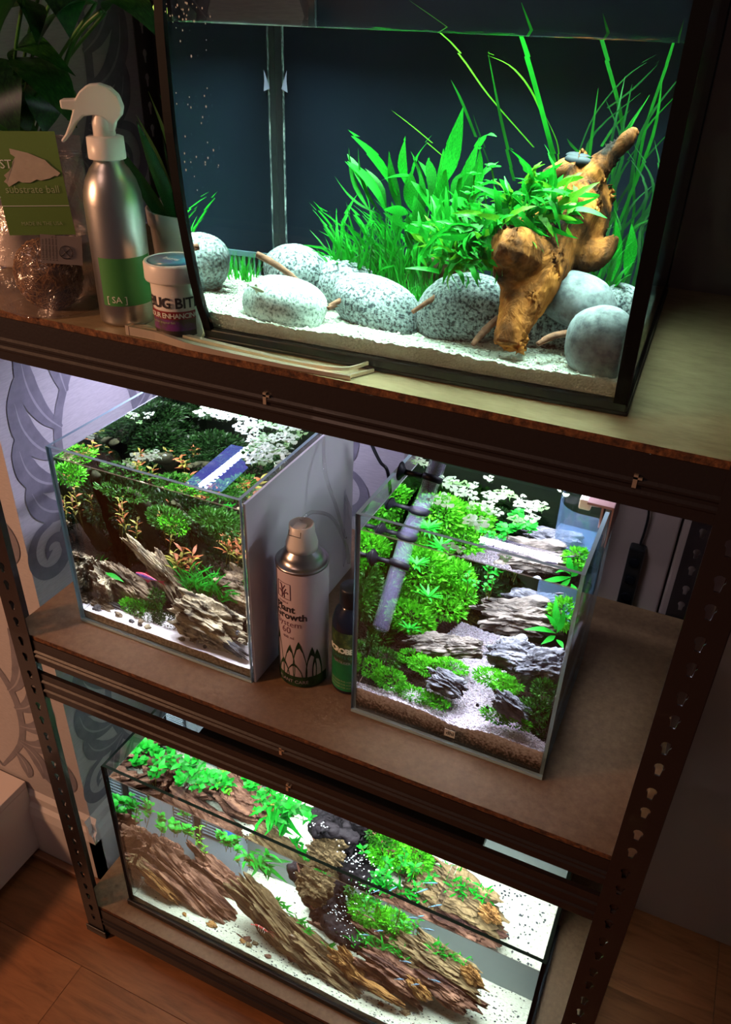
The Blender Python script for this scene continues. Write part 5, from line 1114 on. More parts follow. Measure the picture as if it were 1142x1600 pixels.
for c, r_, n in [((0.488, 0.15, -0.485), .02, 34), ((0.445, 0.11, -0.418), .014, 22), ((0.523, 0.13, -0.518), .016, 22), ((0.524, 0.091, -0.34), .025, 30), ((0.447, 0.112, -0.33), .02, 24)]:
    for _ in range(n):
        q = V(c) + V((rs.gauss(0, r_), rs.gauss(0, .003), rs.gauss(0, r_))); q.z = min(q.z, Z1 + WB - .004); s = rs.uniform(.0008, .0016)
        bub.add([q + V(k) * s for k in ((1, 0, 0), (0, 1, 0), (-1, 0, 0), (0, -1, 0), (0, 0, 1), (0, 0, -1))], [(0, 1, 4), (1, 2, 4), (2, 3, 4), (3, 0, 4), (1, 0, 5), (2, 1, 5), (3, 2, 5), (0, 3, 5)])
tag(bub.build('air_bubbles', mat('air_bead', (0.9, 0.92, 0.95), 0.15)), 'tiny bright air bubbles clinging to the black driftwood', 'bubbles', kind='stuff')
# plants
leafy('small_leaf_plant', 'bright green bushy stems at the left glass of the long aquarium', (0.067, 0.16, -0.506), 9, [M_oval, M_oval, M_lance], .013, .009, .035, stems=20, stem_h=.06)
leafy('small_leaf_plant', 'round-leaved green plant on top of the biggest rock slab', (0.155, 0.17, -0.507), 8, M_oval, .016, .012, .03, stems=11, stem_h=.035)
leafy('small_leaf_plant', 'yellow-green stem with a whorled tip behind the two big slabs', (0.211, 0.19, -0.55), 8, leaf_mesh('leaf', LANCE, ly, .1, .3), .013, .005, .006, stems=3, stem_h=.075)
leafy('stem_plant', 'orange-tipped small plant between the two big slabs', (0.31, 0.17, -0.497), 8, [M_red, M_oliv, M_oval], .013, .006, .016, stems=5, stem_h=.03)
leafy('small_leaf_plant', 'green small-leaved bush right of the tallest slab', (0.261, 0.2, -0.5), 9, M_oval, .012, .009, .022, stems=10, stem_h=.04)
p = thing('fern', 'long-leaved green fern spreading over the tapering slab', 'plant', (0.333, 0.16, -0.459))
for i in range(34):
    b = V((0.324, 0.17, -0.463)) + V((rs.uniform(-.03, .04), rs.uniform(-.02, .02), rs.uniform(-.01, .01))); d = V((rs.gauss(.5, .7), rs.gauss(-.4, .5), rs.gauss(.05, .4))).normalized()
    put_leaf(p, rs.choice([M_lance, M_curl, M_lance2]), b, b + d * rs.uniform(.03, .06), rs.uniform(.007, .011), rs.uniform(-1, 1))
mossy('moss', 'dense bright green moss cushion right of the black driftwood', [((0.537, 0.19, -0.49), (.035, .03, .030), 1700, .009, moss_b), ((0.581, 0.2, -0.494), (.030, .025, .022), 1200, .009, moss_b), ((0.516, 0.2, -0.46), (.02, .02, .03), 600, .009, moss_m)])
p = thing('grass_plant', 'spiky bright green low grass along the rocks at the right of the long aquarium', 'plant', (0.627, 0.18, -0.527))
for q, n in [((0.559, 0.15, -0.534), 40), ((0.579, 0.19, -0.527), 30), ((0.643, 0.21, -0.521), 40), ((0.511, 0.16, -0.557), 24), ((0.598, 0.16, -0.541), 34), ((0.627, 0.18, -0.535), 40), ((0.668, 0.19, -0.514), 40), ((0.699, 0.2, -0.517), 26), ((0.531, 0.15, -0.554), 20)]:
    for i in range(n):
        b = V(q) + V((rs.uniform(-.018, .018), rs.uniform(-.012, .012), rs.uniform(-.004, .006))); a = rs.uniform(0, 6.28)
        put_leaf(p, rs.choice([M_star, M_blade, M_lance, M_lance2]), b, b + V((math.cos(a) * .016, math.sin(a) * .014 - .004, rs.uniform(.004, .024))), rs.uniform(.003, .0045), rs.uniform(-1, 1))
for lb, qs in [('small green plantlets on the rocks in front of the black driftwood', [(0.39, 0.15, -0.55), (0.418, 0.14, -0.561), (0.439, 0.13, -0.568), (0.369, 0.16, -0.552)]), ('green strap-leaved sprigs at the foot of the black driftwood', [(0.501, 0.13, -0.618), (0.482, 0.13, -0.584), (0.581, 0.14, -0.575)])]:
    p = thing('small_leaf_plant', lb, 'plant', qs[0])
    for q in qs:
        for i in range(11):
            b = V(q) + V((rs.uniform(-.008, .008), rs.uniform(-.006, .006), 0)); a = rs.uniform(0, 6.28)
            put_leaf(p, rs.choice([M_lance, M_star]), b, b + V((math.cos(a) * .016, math.sin(a) * .012, rs.uniform(.0, .014))), .005, rs.uniform(-1, 1))
for lb, c, n, ln, sp_s, st in [('broad bright leaves just under the surface at the back left', (0.156, 0.131, -0.36), 6, .022, .045, 9), ('green leaves under the surface left of the ochre rock peak', (0.226, 0.133, -0.37), 6, .020, .04, 8),
        ('round green leaves under the surface right of the ochre rock peak', (0.329, 0.152, -0.38), 6, .018, .03, 6), ('strap leaves under the surface above the middle of the long aquarium', (0.392, 0.149, -0.36), 6, .022, .03, 7),
        ('small green sprigs over the black driftwood near the surface', (0.555, 0.121, -0.38), 6, .014, .05, 9), ('few green leaves above the creviced rock at the right', (0.61, 0.137, -0.42), 5, .014, .03, 5)]:
    leafy('small_leaf_plant', lb, V(c) - V((0, 0, .03)), n, [M_oval, M_lance, M_lance2, M_lance3], ln, ln * .42, sp_s * .7, stems=st, stem_h=.045)
nm = [mat('neon_fish_body', (0.10, 0.12, 0.16), 0.4), mat('neon_stripe', (0.06, 0.42, 0.72), 0.3), mat('clear_fin', (0.25, 0.3, 0.32), 0.5)]
for lb, q, yw in [('over the moss cushion, lower of two', (0.548, 0.12, -0.495), 130), ('over the moss cushion, upper of two', (0.572, 0.12, -0.467), 120), ('above the middle rocks beside the grass', (0.622, 0.115, -0.512), 140), ('in front of the grassy rocks at the right', (0.673, 0.11, -0.522), 150),
        ('low over the orange shard', (0.616, 0.1, -0.555), 125), ('low at the right of the orange shard', (0.644, 0.1, -0.548), 120), ('near the surface over the creviced rock', (0.627, 0.101, -0.38), 130), ('near the surface left of the creviced rock', (0.655, 0.088, -0.38), 140), ('near the surface behind the creviced rock', (0.635, 0.119, -0.38), 150)]:
    fish('tiny neon-blue striped fish ' + lb, q, .020, -yw + 180, 14, nm, 'neon-striped fish in the long aquarium', 'neon_fish', .2, .13)
# shrimp and snail
sh = thing('shrimp', 'red and white shrimp on the tapering grey-brown rock', 'shrimp', (0.359, 0.085, -0.588), R(-8))
srd, swt = mat('shrimp_red', (0.60, 0.05, 0.04), 0.4), mat('shrimp_white', (0.85, 0.72, 0.66), 0.4)
bd = MB(); P = [(-.016, 0, -.001), (-.010, 0, .003), (-.003, 0, .0045), (.005, 0, .004), (.011, 0, .0025), (.014, 0, .002)]
bd.tube(smooth_path(P, 4), lin([.0014, .0026, .0032, .0034, .0024, .0008], 4), 10); bd.mi = [1 if (i // 10) % 5 in (2,) else 0 for i in range(len(bd.f))]; bd.build('body', [srd, swt], sh)
for s in (-1, 1):
    MB().tube(smooth_path([(.013, s * .001, .003), (.022, s * .004, .006), (.030, s * .008, .004)]), .0003, 4).build('antenna', srd, sh)
    for k in range(4): MB().tube([(.008 - k * .004, s * .002, .001), (.009 - k * .004, s * .005, -.001), (.008 - k * .004, s * .006, -.004)], .0004, 4).build('leg', swt, sh)
MB().add([(-.015, 0, -.001), (-.021, .003, -.003), (-.022, 0, -.002), (-.021, -.003, -.003)], [(0, 1, 2), (0, 2, 3)]).build('tail_fan', srd, sh)
sn = thing('snail', 'round brown striped snail on the middle rocks of the long aquarium', 'snail', (0.417, 0.095, -0.576))
mb = MB(); P = [(math.cos(t * .5) * .0052 * (1 - t * .065), -.001 - t * .0002, math.sin(t * .5) * .0052 * (1 - t * .065)) for t in range(15)]
mb.tube(P, [.0050 * (1 - i * .062) for i in range(15)], 12); mb.build('shell', mat('brown_shell', rough=.35, stops=[(.4, (.03, .018, .01)), (.6, (.20, .12, .06))], kind='wave', scale=200), sn)
MB().tube([(.006, 0, -.005), (0, 0, -.0065), (-.008, 0, -.006)], [.0016, .003, .001], 8).build('foot', mat('snail_body', (.12, .10, .07), .5), sn)
# black-framed filter at the back left
ft = thing('internal_filter', 'pale grey internal filter with dark slotted windows and blue clips at the back left', 'filter', (0.060, 0.262, Z1 + 0.03))
fgm = mat('filter_grey', (0.26, 0.33, 0.38), 0.45)
MB().box(0, .205, .012, .060, 0, .245).build('housing', fgm, ft, bevel=.003)
for k in range(2):
    x0 = .060 + k * .062; w2 = MB().box(x0, x0 + .046, .0085, .0118, .095, .185).build('grille', mat('grille_dark', (.05, .065, .08), .5) if k == 0 else MATS['grille_dark'], ft)
    for j in range(10): MB().box(x0 + .003, x0 + .043, .0065, .0085, .100 + j * .0085, .1035 + j * .0085).build('slat', mat('slat_grey', (.14, .18, .21), .5) if k + j == 0 else MATS['slat_grey'], w2)
MB().box(.108, .120, .006, .0118, .06, .24).build('bracket', black, ft)
bl = mat('blue_plastic', (0.02, 0.20, 0.62), 0.35)
for x, z in ((.008, .205), (.158, .190), (.176, .120)): MB().box(x, x + .020, .004, .0118, z, z + .018).build('blue_clip', bl, ft, bevel=.002)
# the light bar lying across the tank
lb_ = thing('light_bar', 'long black aquarium light bar resting over the bottom tank under the middle shelf', 'lamp', (0.455, 0.165, Z1 + BH + 0.001))
MB().box(-.250, .245, -.055, .055, .009, .030).build('housing', black, lb_, bevel=.002)
for x in (-.22, .215):
    MB().box(x - .004, x + .004, -.134, .170, .001, .009).build('bracket', acrylic, lb_)
for k in range(44):
    x = -.240 + k * .0110
    for y in (.022,): MB().box(x - .0022, x + .0022, y - .0022, y + .0022, .0075, .009).build('diode', led_w, lb_)

# ------------------------------------------------------------------ things on the top shelf, left of the tank
Z = Z3 + 0.0005
sb = thing('spray_bottle', 'brushed aluminium spray bottle with white trigger head and green square label', 'bottle', (0.2545, 0.046, Z))
rb_ = .0285
MB().lathe([(0, 0), (.0262, 0), (.0278, .0012), (rb_, .004), (rb_, .118), (.0275, .128), (.0245, .139), (.0190, .149), (.0140, .155), (.0130, .160)], 56).build('body', alu, sb)
MB().lathe([(.0150, .158), (.0175, .1585), (.0178, .160), (.0174, .1775), (.0150, .1785), (.006, .179)], 40).build('collar', white_pl, sb)
MB().lathe([(.0105, .178), (.0105, .190), (.0085, .196), (.0085, .205)], 24).build('neck', white_pl, sb)
hd = MB()                       # swan-necked head: outline in the plane of the nozzle, given thickness
out = [(-.035, .209), (-.035, .2015), (-.0245, .2005), (-.029, .190), (-.0345, .180), (-.0395, .1745), (-.0375, .1725), (-.031, .179), (-.0235, .189), (-.016, .1955), (-.007, .1965), (.0015, .1945), (.0045, .189), (.0025, .183), (.0100, .182),
       (.0125, .190), (.0185, .196), (.0205, .203), (.0175, .213), (.0105, .2195), (.001, .2225), (-.009, .2215), (-.0165, .216), (-.0215, .2095)]
def plate(mb, out, t, mi=0, off=0):
    n = len(out); cx = sum(p[0] for p in out) / n
    vs = [(x, -t, z) for x, z in out] + [(x, t, z) for x, z in out]
    mb.add(vs, [tuple(range(n)), tuple(range(2 * n - 1, n - 1, -1))] + [(i, i + n, (i + 1) % n + n, (i + 1) % n) for i in range(n)], mi)
plate(hd, out, .0085); o = hd.build('trigger_head', white_pl, sb, fix=True, bevel=.0028); o.rotation_euler = (0, 0, R(32))
o = cyl_patch(rb_ + .00025, -99, 22, .022, .070).build('label', mat('mid_green_label', (0.045, 0.22, 0.05), 0.5), sb)
txt_w = mat('pale_print', (0.70, 0.74, 0.66), 0.5); txt_k = mat('dark_print', (0.02, 0.015, 0.02), 0.5)
text_mb('[ SA ]', .0095, cyl_map(rb_ + .0005, -90, .0255), 0).build('lettering', txt_w, sb)

bg = thing('plastic_bag', 'clear standing plastic bag with a green card stapled over its top', 'bag', (0.155, 0.040, Z), R(34))
plastic = clear('crinkled_plastic', (0.90, 0.86, 0.87), 2.6, 1.5, 0.16, (0.13, (0.50, 0.40, 0.40)))
n_ = plastic.node_tree.nodes; l_ = plastic.node_tree.links
t_ = tex(n_, l_, 'noise', 38, 4, dist=1.2); bp_ = n_.new('ShaderNodeBump'); bp_.inputs['Strength'].default_value = 1.0; bp_.inputs['Distance'].default_value = .006
l_.new(t_.outputs[0], bp_.inputs['Height'])
for q in n_:
    if q.type in ('BSDF_GLOSSY', 'FRESNEL'): l_.new(bp_.outputs[0], q.inputs['Normal'])
mb = MB(); vs = []; nx, nz = 40, 46
for s in (-1, 1):
    for j in range(nz + 1):
        t = j / nz; z = t * .172; hw = .056 + .004 * math.sin(t * 5) + .004 * t; dp = .042 * (1 - t)**.55 + .0012
        for i in range(nx + 1):
            u = -1 + 2 * i / nx; x = u * hw; y = s * dp * (1 - abs(u)**2.6) * (1 + .22 * noise.noise(V((x * 40, z * 30, s * 3)))) + .004 * noise.noise(V((x * 22, z * 18, 5)))
            vs.append((x, y, z))
k = nx + 1; o2 = k * (nz + 1); fs = []
for b_o in (0, o2):
    for j in range(nz):
        for i in range(nx): f = (b_o + j * k + i, b_o + j * k + i + 1, b_o + (j + 1) * k + i + 1, b_o + (j + 1) * k + i); fs.append(f)
mb.add(vs, fs, 0, True); mb.build('pouch', plastic, bg)
MB().box(-.060, .062, -.0016, -.0010, .150, .1515).box(-.060, .062, -.0016, -.0010, .1555, .157).build('zip_seal', pane_side, bg)
cdm = mat('olive_green_card', (0.115, 0.215, 0.035), 0.6)
cz = MB(); NX, NZ = 10, 16; vs = []
def cardp(u, v_, off=0): # v from 0 bottom to 1 top
    return (-.021 + u * .064 - .010 * v_, -.036 + .031 * v_ - .004 * math.sin(math.pi * v_) - off, .084 + v_ * .092)
cz.add([cardp(i / NX, j / NZ) for j in range(NZ + 1) for i in range(NX + 1)], [(j * (NX + 1) + i, j * (NX + 1) + i + 1, (j + 1) * (NX + 1) + i + 1, (j + 1) * (NX + 1) + i) for j in range(NZ) for i in range(NX)])
card = cz.build('header_card', cdm, bg)
cm_ = lambda u0, v0, sc: (lambda x, y: cardp(u0 + x * sc, v0 + y * sc * .7, .0007))
text_mb('ST', .17, cm_(.10, .655, 1.0)).build('lettering', txt_w, card)
text_mb('substrate ball', .150, cm_(.10, .42, 1.0)).build('lettering', mat('faded_print', (0.34, 0.42, 0.22), 0.6), card)
text_mb('MADE IN THE USA', .075, cm_(.22, .10, 1.0)).build('lettering', MATS['faded_print'], card)
cz = MB(); cz.add([cardp(.0, .290, .0006), cardp(1, .290, .0006), cardp(1, .297, .0006), cardp(.0, .297, .0006)], [(0, 1, 2, 3)]); cz.build('printed_line', txt_w, card)
tear = [(.29, .84), (.36, .83), (.55, .80), (.72, .75), (.78, .735), (.85, .68), (.97, .61), (.92, .58), (.88, .585), (.80, .56), (.66, .54), (.60, .55), (.50, .52), (.38, .52), (.33, .535), (.26, .51), (.17, .48), (.15, .51), (.11, .53), (.16, .56), (.13, .59), (.22, .63), (.28, .68), (.30, .72), (.35, .76), (.29, .79)]
cz = MB(); cz.add([cardp(u, v_, .0009) for u, v_ in tear], [tuple(range(len(tear)))]); cz.build('torn_patch', mat('torn_paper', rough=.8, stops=[(.3, (.42, .34, .27)), (.7, (.56, .48, .38))], scale=60), card)
tg = MB().box(0, .040, -.0004, .0002, 0, .028).build('paper_tag', mat('grey_paper', (0.33, 0.27, 0.25), 0.7), bg, loc=(.006, -.043, .058)); tg.rotation_euler = (R(-8), R(6), R(4))
for k in range(5): text_mb('a kokedama moss ball'[:14 + k], .0030, lambda x, y: (x, -.0010, y)).build('lettering', txt_k, tg, loc=(.003 + k * .0032, 0, .003)).rotation_euler = (0, R(-90), 0)
rg = MB(); rg.tube([(.024 + .0065 * math.cos(a * .5236), -.0008, .012 + .0065 * math.sin(a * .5236)) for a in range(13)], .0003, 4); rg.tube([(.0195, -.0008, .008), (.0285, -.0008, .016)], .0003, 4); rg.tube([(.020, -.0008, .016), (.028, -.0008, .008)], .0003, 4); rg.build('printed_mark', txt_k, tg)
ball = mat('brown_moss_fibre', rough=.95, stops=[(.3, (.05, .022, .010)), (.5, (.24, .12, .045)), (.75, (.50, .30, .13))], scale=70, detail=8, dist=1.5, bump=1.0, bscale=70, bd=.004)
mbll = lump('moss_ball', (.036, .030, .036), 0, ball, 5, (0.158, 0.040, Z + .0345), None, 5, .10, 5); tag(mbll, 'brown dried moss ball sitting in the bottom of the clear plastic bag', 'ball')
rs = random.Random(8); fb = MB()
for _ in range(700):
    d = V((rs.gauss(0, 1), rs.gauss(0, 1), rs.gauss(0, 1))).normalized(); q = V((d.x * .036, d.y * .030, d.z * .036)); t = d.cross(V((rs.gauss(0, 1), rs.gauss(0, 1), rs.gauss(0, 1)))).normalized(); L_ = rs.uniform(.004, .010)
    fb.tube([q - t * L_, q + d * .0025, q + t * L_], .00035, 3, cap=False)
tag(fb.build('fibre', mat('straw_fibre', (.50, .32, .14), .8), mbll), kind='stuff')

pt = thing('snake_plant', 'upright dark green spotted succulent in a white ceramic pot, close to the aquarium', 'potted plant', (0.282, 0.158, Z))
MB().lathe([(0, 0), (.052, 0), (.054, .002), (.0590, .080), (.0610, .0815), (.0620, .097), (.0595, .0975), (.0570, .084), (.054, .080), (0, .080)], 48).build('pot', pot_m, pt)
MB().lathe([(0, .0855), (.0560, .0845)], 30).build('soil', soil, pt)
suc = leafmat('dark_succulent', [(0.35, (0.006, 0.030, 0.010)), (0.6, (0.02, 0.085, 0.02)), (0.7, (0.07, 0.16, 0.05))], 90, .05); rs = random.Random(17)
M_suc = leaf_mesh('leaf', [.42, .5, .5, .46, .36, .2, .02], suc, .03, .9, .2)
for i in range(34):
    a = i * 2.4; rr = .006 + .0016 * i; h = rs.uniform(.075, .125); b = V((0.282 + math.cos(a) * rr * .7, 0.158 + math.sin(a) * rr * .7, Z + .084))
    put_leaf(pt, M_suc, b, b + V((math.cos(a) * rr * .7, math.sin(a) * rr * .7, h)), .015, rs.uniform(0, 6))
jr = thing('food_jar', 'small white plastic fish food jar with blue lid label beside the curved tank', 'jar', (0.3315, 0.0310, Z))
rj = .0245
MB().lathe([(0, 0), (.0215, 0), (.0225, .002), (rj, .058), (rj, .060)], 44).build('body', white_pl, jr)
MB().lathe([(rj + .001, .058), (.0285, .0585), (.0290, .060), (.0290, .0745), (.0280, .076), (.0262, .0765), (.0258, .0757), (0, .0757)], 44).build('lid', white_pl, jr)
ld_ = MB().lathe([(.0252, .07585), (0, .07592)], 40).build('lid_label', mat('blue_purple_label', rough=.3, stops=[(.3, (.03, .16, .32)), (.5, (.08, .30, .42)), (.7, (.16, .06, .30))], scale=30), jr)
text_mb('bugs', .010, lambda x, y: (x - .011, y - .003, .0763), .0004).build('lettering', white_pl, ld_)
cyl_patch(rj - .0005, -165, -10, .006, .012).build('label_band', mat('dark_brown_band', (.03, .018, .012), .5), jr)
cyl_patch(rj - .0004, -165, -10, .012, .0235).build('label_band', mat('purple_band', rough=.5, stops=[(.4, (.07, .05, .02)), (.6, (.16, .03, .20))], scale=60), jr)
cyl_patch(rj - .0002, -165, -10, .0235, .0315).build('label_band', mat('dark_red_band', (.22, .012, .02), .5), jr)
text_mb('BUG BITES', .0145, cyl_map(rj + .0003, -133, .0350), .00035, space=.95).build('lettering', txt_k, jr)
text_mb('COLOUR ENHANCING', .0070, cyl_map(rj + .0004, -158, .0250), .00012, space=.9).build('lettering', txt_w, jr)
text_mb('fish food for tropical fish', .0034, cyl_map(rj + .0003, -140, .0195)).build('lettering', MATS['faded_print'], jr)

# steel tweezers lying along the shelf edge, their ring behind
tw = thing('tweezers', 'long bent steel aquarium tweezers lying along the front edge of the top shelf', 'tweezers', (0.35, 0.0, Z))
def strap(name, P, ws, hs):
    P = smooth_path(P, 5); ws = lin(ws, 5); hs = lin(hs, 5); mb = MB(); vs = []
    for i, q in enumerate(P):
        t = (P[min(i + 1, len(P) - 1)] - P[max(i - 1, 0)]).normalized(); nn = V((-t.y, t.x, 0)).normalized()
        for a, b in ((-1, 0), (1, 0), (1, 1), (-1, 1)): vs.append(q + nn * ws[i] * a + V((0, 0, hs[i] * b)) - tw.location)
    n = len(P); mb.add(vs, [(4 * i + a, 4 * i + (a + 1) % 4, 4 * i + 4 + (a + 1) % 4, 4 * i + 4 + a) for i in range(n - 1) for a in range(4)] + [(3, 2, 1, 0), (4 * n - 4, 4 * n - 3, 4 * n - 2, 4 * n - 1)])
    return mb.build(name, chrome, tw)
zt = Z + .0004
strap('arm', [(0.287, 0.006, zt), (0.32, 0.0065, zt), (0.36, 0.002, zt), (0.41, 0.0035, zt), (0.47, 0.0045, zt), (0.530, 0.0078, zt), (0.532, 0.010, zt), (0.546, 0.034, zt)], [.0018, .0018, .0030, .0034, .0026, .0016, .0016, .0010], [.009, .009, .007, .005, .004, .0035, .0035, .003])
strap('arm', [(0.287, 0.010, zt), (0.32, 0.014, zt), (0.36, 0.016, zt), (0.41, 0.0165, zt), (0.47, 0.0150, zt), (0.523, 0.0130, zt + .0045), (0.540, 0.034, zt + .006)], [.0018, .0018, .0028, .0030, .0022, .0014, .0010], [.009, .009, .007, .005, .004, .003, .003])
MB().box(.2845, .2885, .0038, .0122, 0, .010).build('joint', chrome, tw, loc=(-.35, 0, .0004))
sc_ = thing('steel_ring', 'flat steel ring lying behind the tweezers between bottle and jar', 'ring', (0.290, 0.022, Z))
MB().lathe([(.0085, .0004), (.0125, .0004), (.0128, .0012), (.0122, .0022), (.0088, .0022), (.0085, .0004)], 36, sx=1.15).build('ring', chrome, sc_)

# peace lily in a ribbed white pot at the left
pl_ = thing('peace_lily', 'large dark glossy leafy plant in a ribbed white pot, far left of the top shelf', 'potted plant', (0.000, 0.160, Z))
prof = []
for k in range(25): z = .075 * k / 24; prof.append((.034 + .006 * k / 24 + (.0007 if k % 2 else 0), z))
MB().lathe([(0, 0)] + prof + [(.037, .0755), (.036, .068), (0, .068)], 44).build('pot', white_pl, pl_)
lily = leafmat('dark_glossy_leaf', [(0.35, (0.006, 0.040, 0.008)), (0.6, (0.018, 0.095, 0.015)), (0.8, (0.05, 0.17, 0.02))], 16, .15, .28)
lily.node_tree.nodes['Principled BSDF'].inputs['Specular IOR Level'].default_value = 0.5
M_lil = leaf_mesh('leaf', [.02, .25, .42, .5, .5, .44, .32, .16, .01], lily, .16, .35, .15, 14)
M_lil2 = leaf_mesh('leaf', [.02, .25, .42, .5, .5, .44, .32, .16, .01], lily, .28, .5, -.3, 14)
stm = mat('green_petiole', (0.03, 0.13, 0.02), .45); c0 = V((0.0, 0.160, Z + .068))
for b, t, wd, mm, ro in [((0.202, 0.12, 0.776), (0.177, 0.06, 0.741), .060, M_lil, .2), ((0.176, 0.1, 0.793), (0.266, 0.14, 0.772), .05, M_lil, -.3), ((0.187, 0.15, 0.768), (0.279, 0.12, 0.744), .036, M_lil2, .4),
    ((0.102, 0.1, 0.726), (0.2, 0.07, 0.67), .050, M_lil, .1), ((0.089, 0.09, 0.765), (0.185, 0.05, 0.742), .045, M_lil2, -.4), ((0.054, 0.12, 0.723), (0.111, 0.08, 0.653), .055, M_lil, .5),
    ((0.08, 0.12, 0.718), (0.181, 0.1, 0.713), .030, M_lil2, .6), ((0.183, 0.05, 0.787), (0.16, 0.02, 0.721), .06, M_lil, .3), ((0.093, 0.14, 0.706), (0.108, 0.12, 0.652), .040, M_lil, -.5), ((0.054, 0.13, 0.692), (0.085, 0.12, 0.65), .04, M_lil2, .3), ((0.13, 0.11, 0.703), (0.171, 0.09, 0.673), .03, M_lil2, -.3),
    ((0.052, 0.1, 0.706), (0.084, 0.07, 0.649), .05, M_lil, .3), ((0.143, 0.12, 0.798), (0.199, 0.08, 0.747), .055, M_lil2, .0), ((0.025, 0.15, 0.695), (0.105, 0.15, 0.681), .05, M_lil, .9), ((0.018, 0.14, 0.67), (0.089, 0.13, 0.648), .045, M_lil, .7)]:
    b = V(b); b.z = min(b.z, .86); put_leaf(pl_, mm, b, t, wd, ro)
    MB().tube(smooth_path([c0 - pl_.location + V((rs.uniform(-.01, .01), rs.uniform(-.01, .01), 0)), (c0.lerp(b, .5) + V((0, 0, .03))) - pl_.location, b - pl_.location], 6), .0018, 7).build('petiole', stm, pl_)
MB().tube(smooth_path([c0 - pl_.location, V((0.112, 0.14, 0.688)) - pl_.location, V((0.152, 0.14, 0.744)) - pl_.location, V((0.192, 0.14, 0.77)) - pl_.location], 6), .0026, 8).build('petiole', stm, pl_)
# yellow-green fairy light hanging by the tank
fl_ = thing('hanging_light', 'small glowing yellow-green bulb on a brass cap, hanging left of the curved tank', 'lamp', (0.128, 0.32, 0.768))
MB().lathe([(0, -.010), (.006, -.008), (.0085, -.001), (.0085, .004), (.005, .010)], 20).build('bulb', emit('yellow_green_glow', (0.75, 1.0, 0.15), 1.2), fl_)
MB().lathe([(.005, -.018), (.0075, -.014), (.006, -.009)], 16).build('cap', mat('brass', (.5, .28, .10), .4, .8), fl_)
MB().tube(smooth_path([(0, 0, .01), (.002, .004, .06), (0, .008, .12)]), .0008, 6).build('cord', black, fl_)

# ------------------------------------------------------------------ between the two cubes
can = thing('spray_can', 'tall pinkish-white aerosol can printed with dark leaves and the words Plant Growth', 'can', (0.4245, 0.110, 0.0005))
rc = .0335; lilac = mat('satin_lilac_tin', (0.60, 0.50, 0.56), 0.35, 0.1)
MB().lathe([(0, 0), (rc - .002, 0), (rc, .002), (rc, .186), (rc - .001, .188)], 56).build('body', lilac, can)
MB().lathe([(rc - .001, .1875), (rc + .0008, .188), (rc + .0008, .191), (rc - .002, .1915), (.0275, .193), (.0255, .199), (.0235, .204), (.0175, .2085), (.0165, .212)], 48).build('shoulder', mat('tin_dome', (0.45, 0.42, 0.42), 0.3, 1.0), can)
MB().lathe([(.0200, .2085), (.0202, .216), (.0165, .230), (.0155, .243), (.0140, .2435), (.0135, .240), (0, .239)], 36).build('cap', white_pl, can)
MB().box(-.007, .007, -.014, .002, .2395, .2425).build('press_button', white_pl, can, bevel=.001)
MB().tube([(-.009, -.0152, .240), (-.009, -.0165, .233), (.007, -.0165, .233), (.007, -.0152, .240)], .0005, 5).build('cap_slot', black, can)
dkl = leafmat('printed_dark_leaf', [(.3, (.006, .012, .008)), (.7, (.03, .07, .025))], 60, 0.0)
def cyl_poly(r, pts):
    cmx = cyl_map(r, -90, 0); return [cmx(x, y) for x, y in pts]
for k, (x, z0, h, wd, ln_) in enumerate([(-.021, .004, .088, .0075, -.003), (-.006, .004, .070, .009, .004), (.012, .004, .078, .010, -.002), (.026, .004, .068, .008, .002), (-.031, .004, .050, .007, 0), (.003, .004, .040, .012, 0), (.036, .004, .062, .008, -.001), (-.014, .004, .042, .010, 0)]):
    mb = MB(); P = []; n = 10
    for i in range(n + 1):
        t = i / n; w_ = wd * (math.sin(math.pi * min(1, .25 + t * .75)) ** .8); P += [(x + ln_ * t - w_, z0 + h * t), (x + ln_ * t + w_, z0 + h * t)]
    mb.add(cyl_poly(rc + .0002 + k * .00003, P), [(2 * i, 2 * i + 1, 2 * i + 3, 2 * i + 2) for i in range(n)]); mb.build('printed_leaf', dkl, can)
cyl_patch(rc + .00015, -175, 0, .002, .020).build('print_band', dkl, can)
lc = lambda a, z: cyl_map(rc + .0004, a, z)
text_mb('Plant', .0150, lc(-130, .128), .0004).build('lettering', txt_k, can); text_mb('Growth', .0150, lc(-134, .1165), .0004).build('lettering', txt_k, can)
text_mb('System', .0135, lc(-130, .1045), -.00005).build('lettering', mat('maroon_print', (.16, .06, .09), .5), can); text_mb('60', .0150, lc(-115, .0925)).build('lettering', MATS['maroon_print'], can)
text_mb('400 ml', .0062, lc(-112, .084)).build('lettering', MATS['maroon_print'], can); text_mb('tropica', .0055, lc(-122, .1405)).build('lettering', MATS['maroon_print'], can)
text_mb('PLANT CARE', .0078, lc(-128, .008)).build('lettering', mat('grey_print', (.30, .26, .30), .5), can)
fr_ = [(-.0205 + .0 + a, .1475 + b) for a, b in ((0, 0), (.021, 0), (.021, .024), (0, .024), (0, 0))]
pp = []
for (a, b), (c, d) in zip(fr_, fr_[1:]):
    for i in range(6): pp.append((a + (c - a) * i / 6, b + (d - b) * i / 6))
MB().tube([V(q) for q in cyl_poly(rc + .0004, pp + [pp[0]])], .0004, 4).build('printed_frame', MATS['maroon_print'], can)
mb = MB()
for P in ([(-.0125, .149), (-.0120, .158), (-.0135, .168)], [(-.0085, .149), (-.0090, .157), (-.0060, .163)], [(-.0105, .153), (-.0155, .159), (-.0175, .158)], [(-.0095, .155), (-.0045, .158), (-.0035, .156)], [(-.012, .16), (-.0085, .1665), (-.0075, .168)], [(-.0135, .168), (-.016, .169)]):
    P = smooth_path([(x, y, 0) for x, y in P], 4); mb.tube([V(q) for q in cyl_poly(rc + .0004, [(p_.x, p_.y) for p_ in P])], .0007, 4)
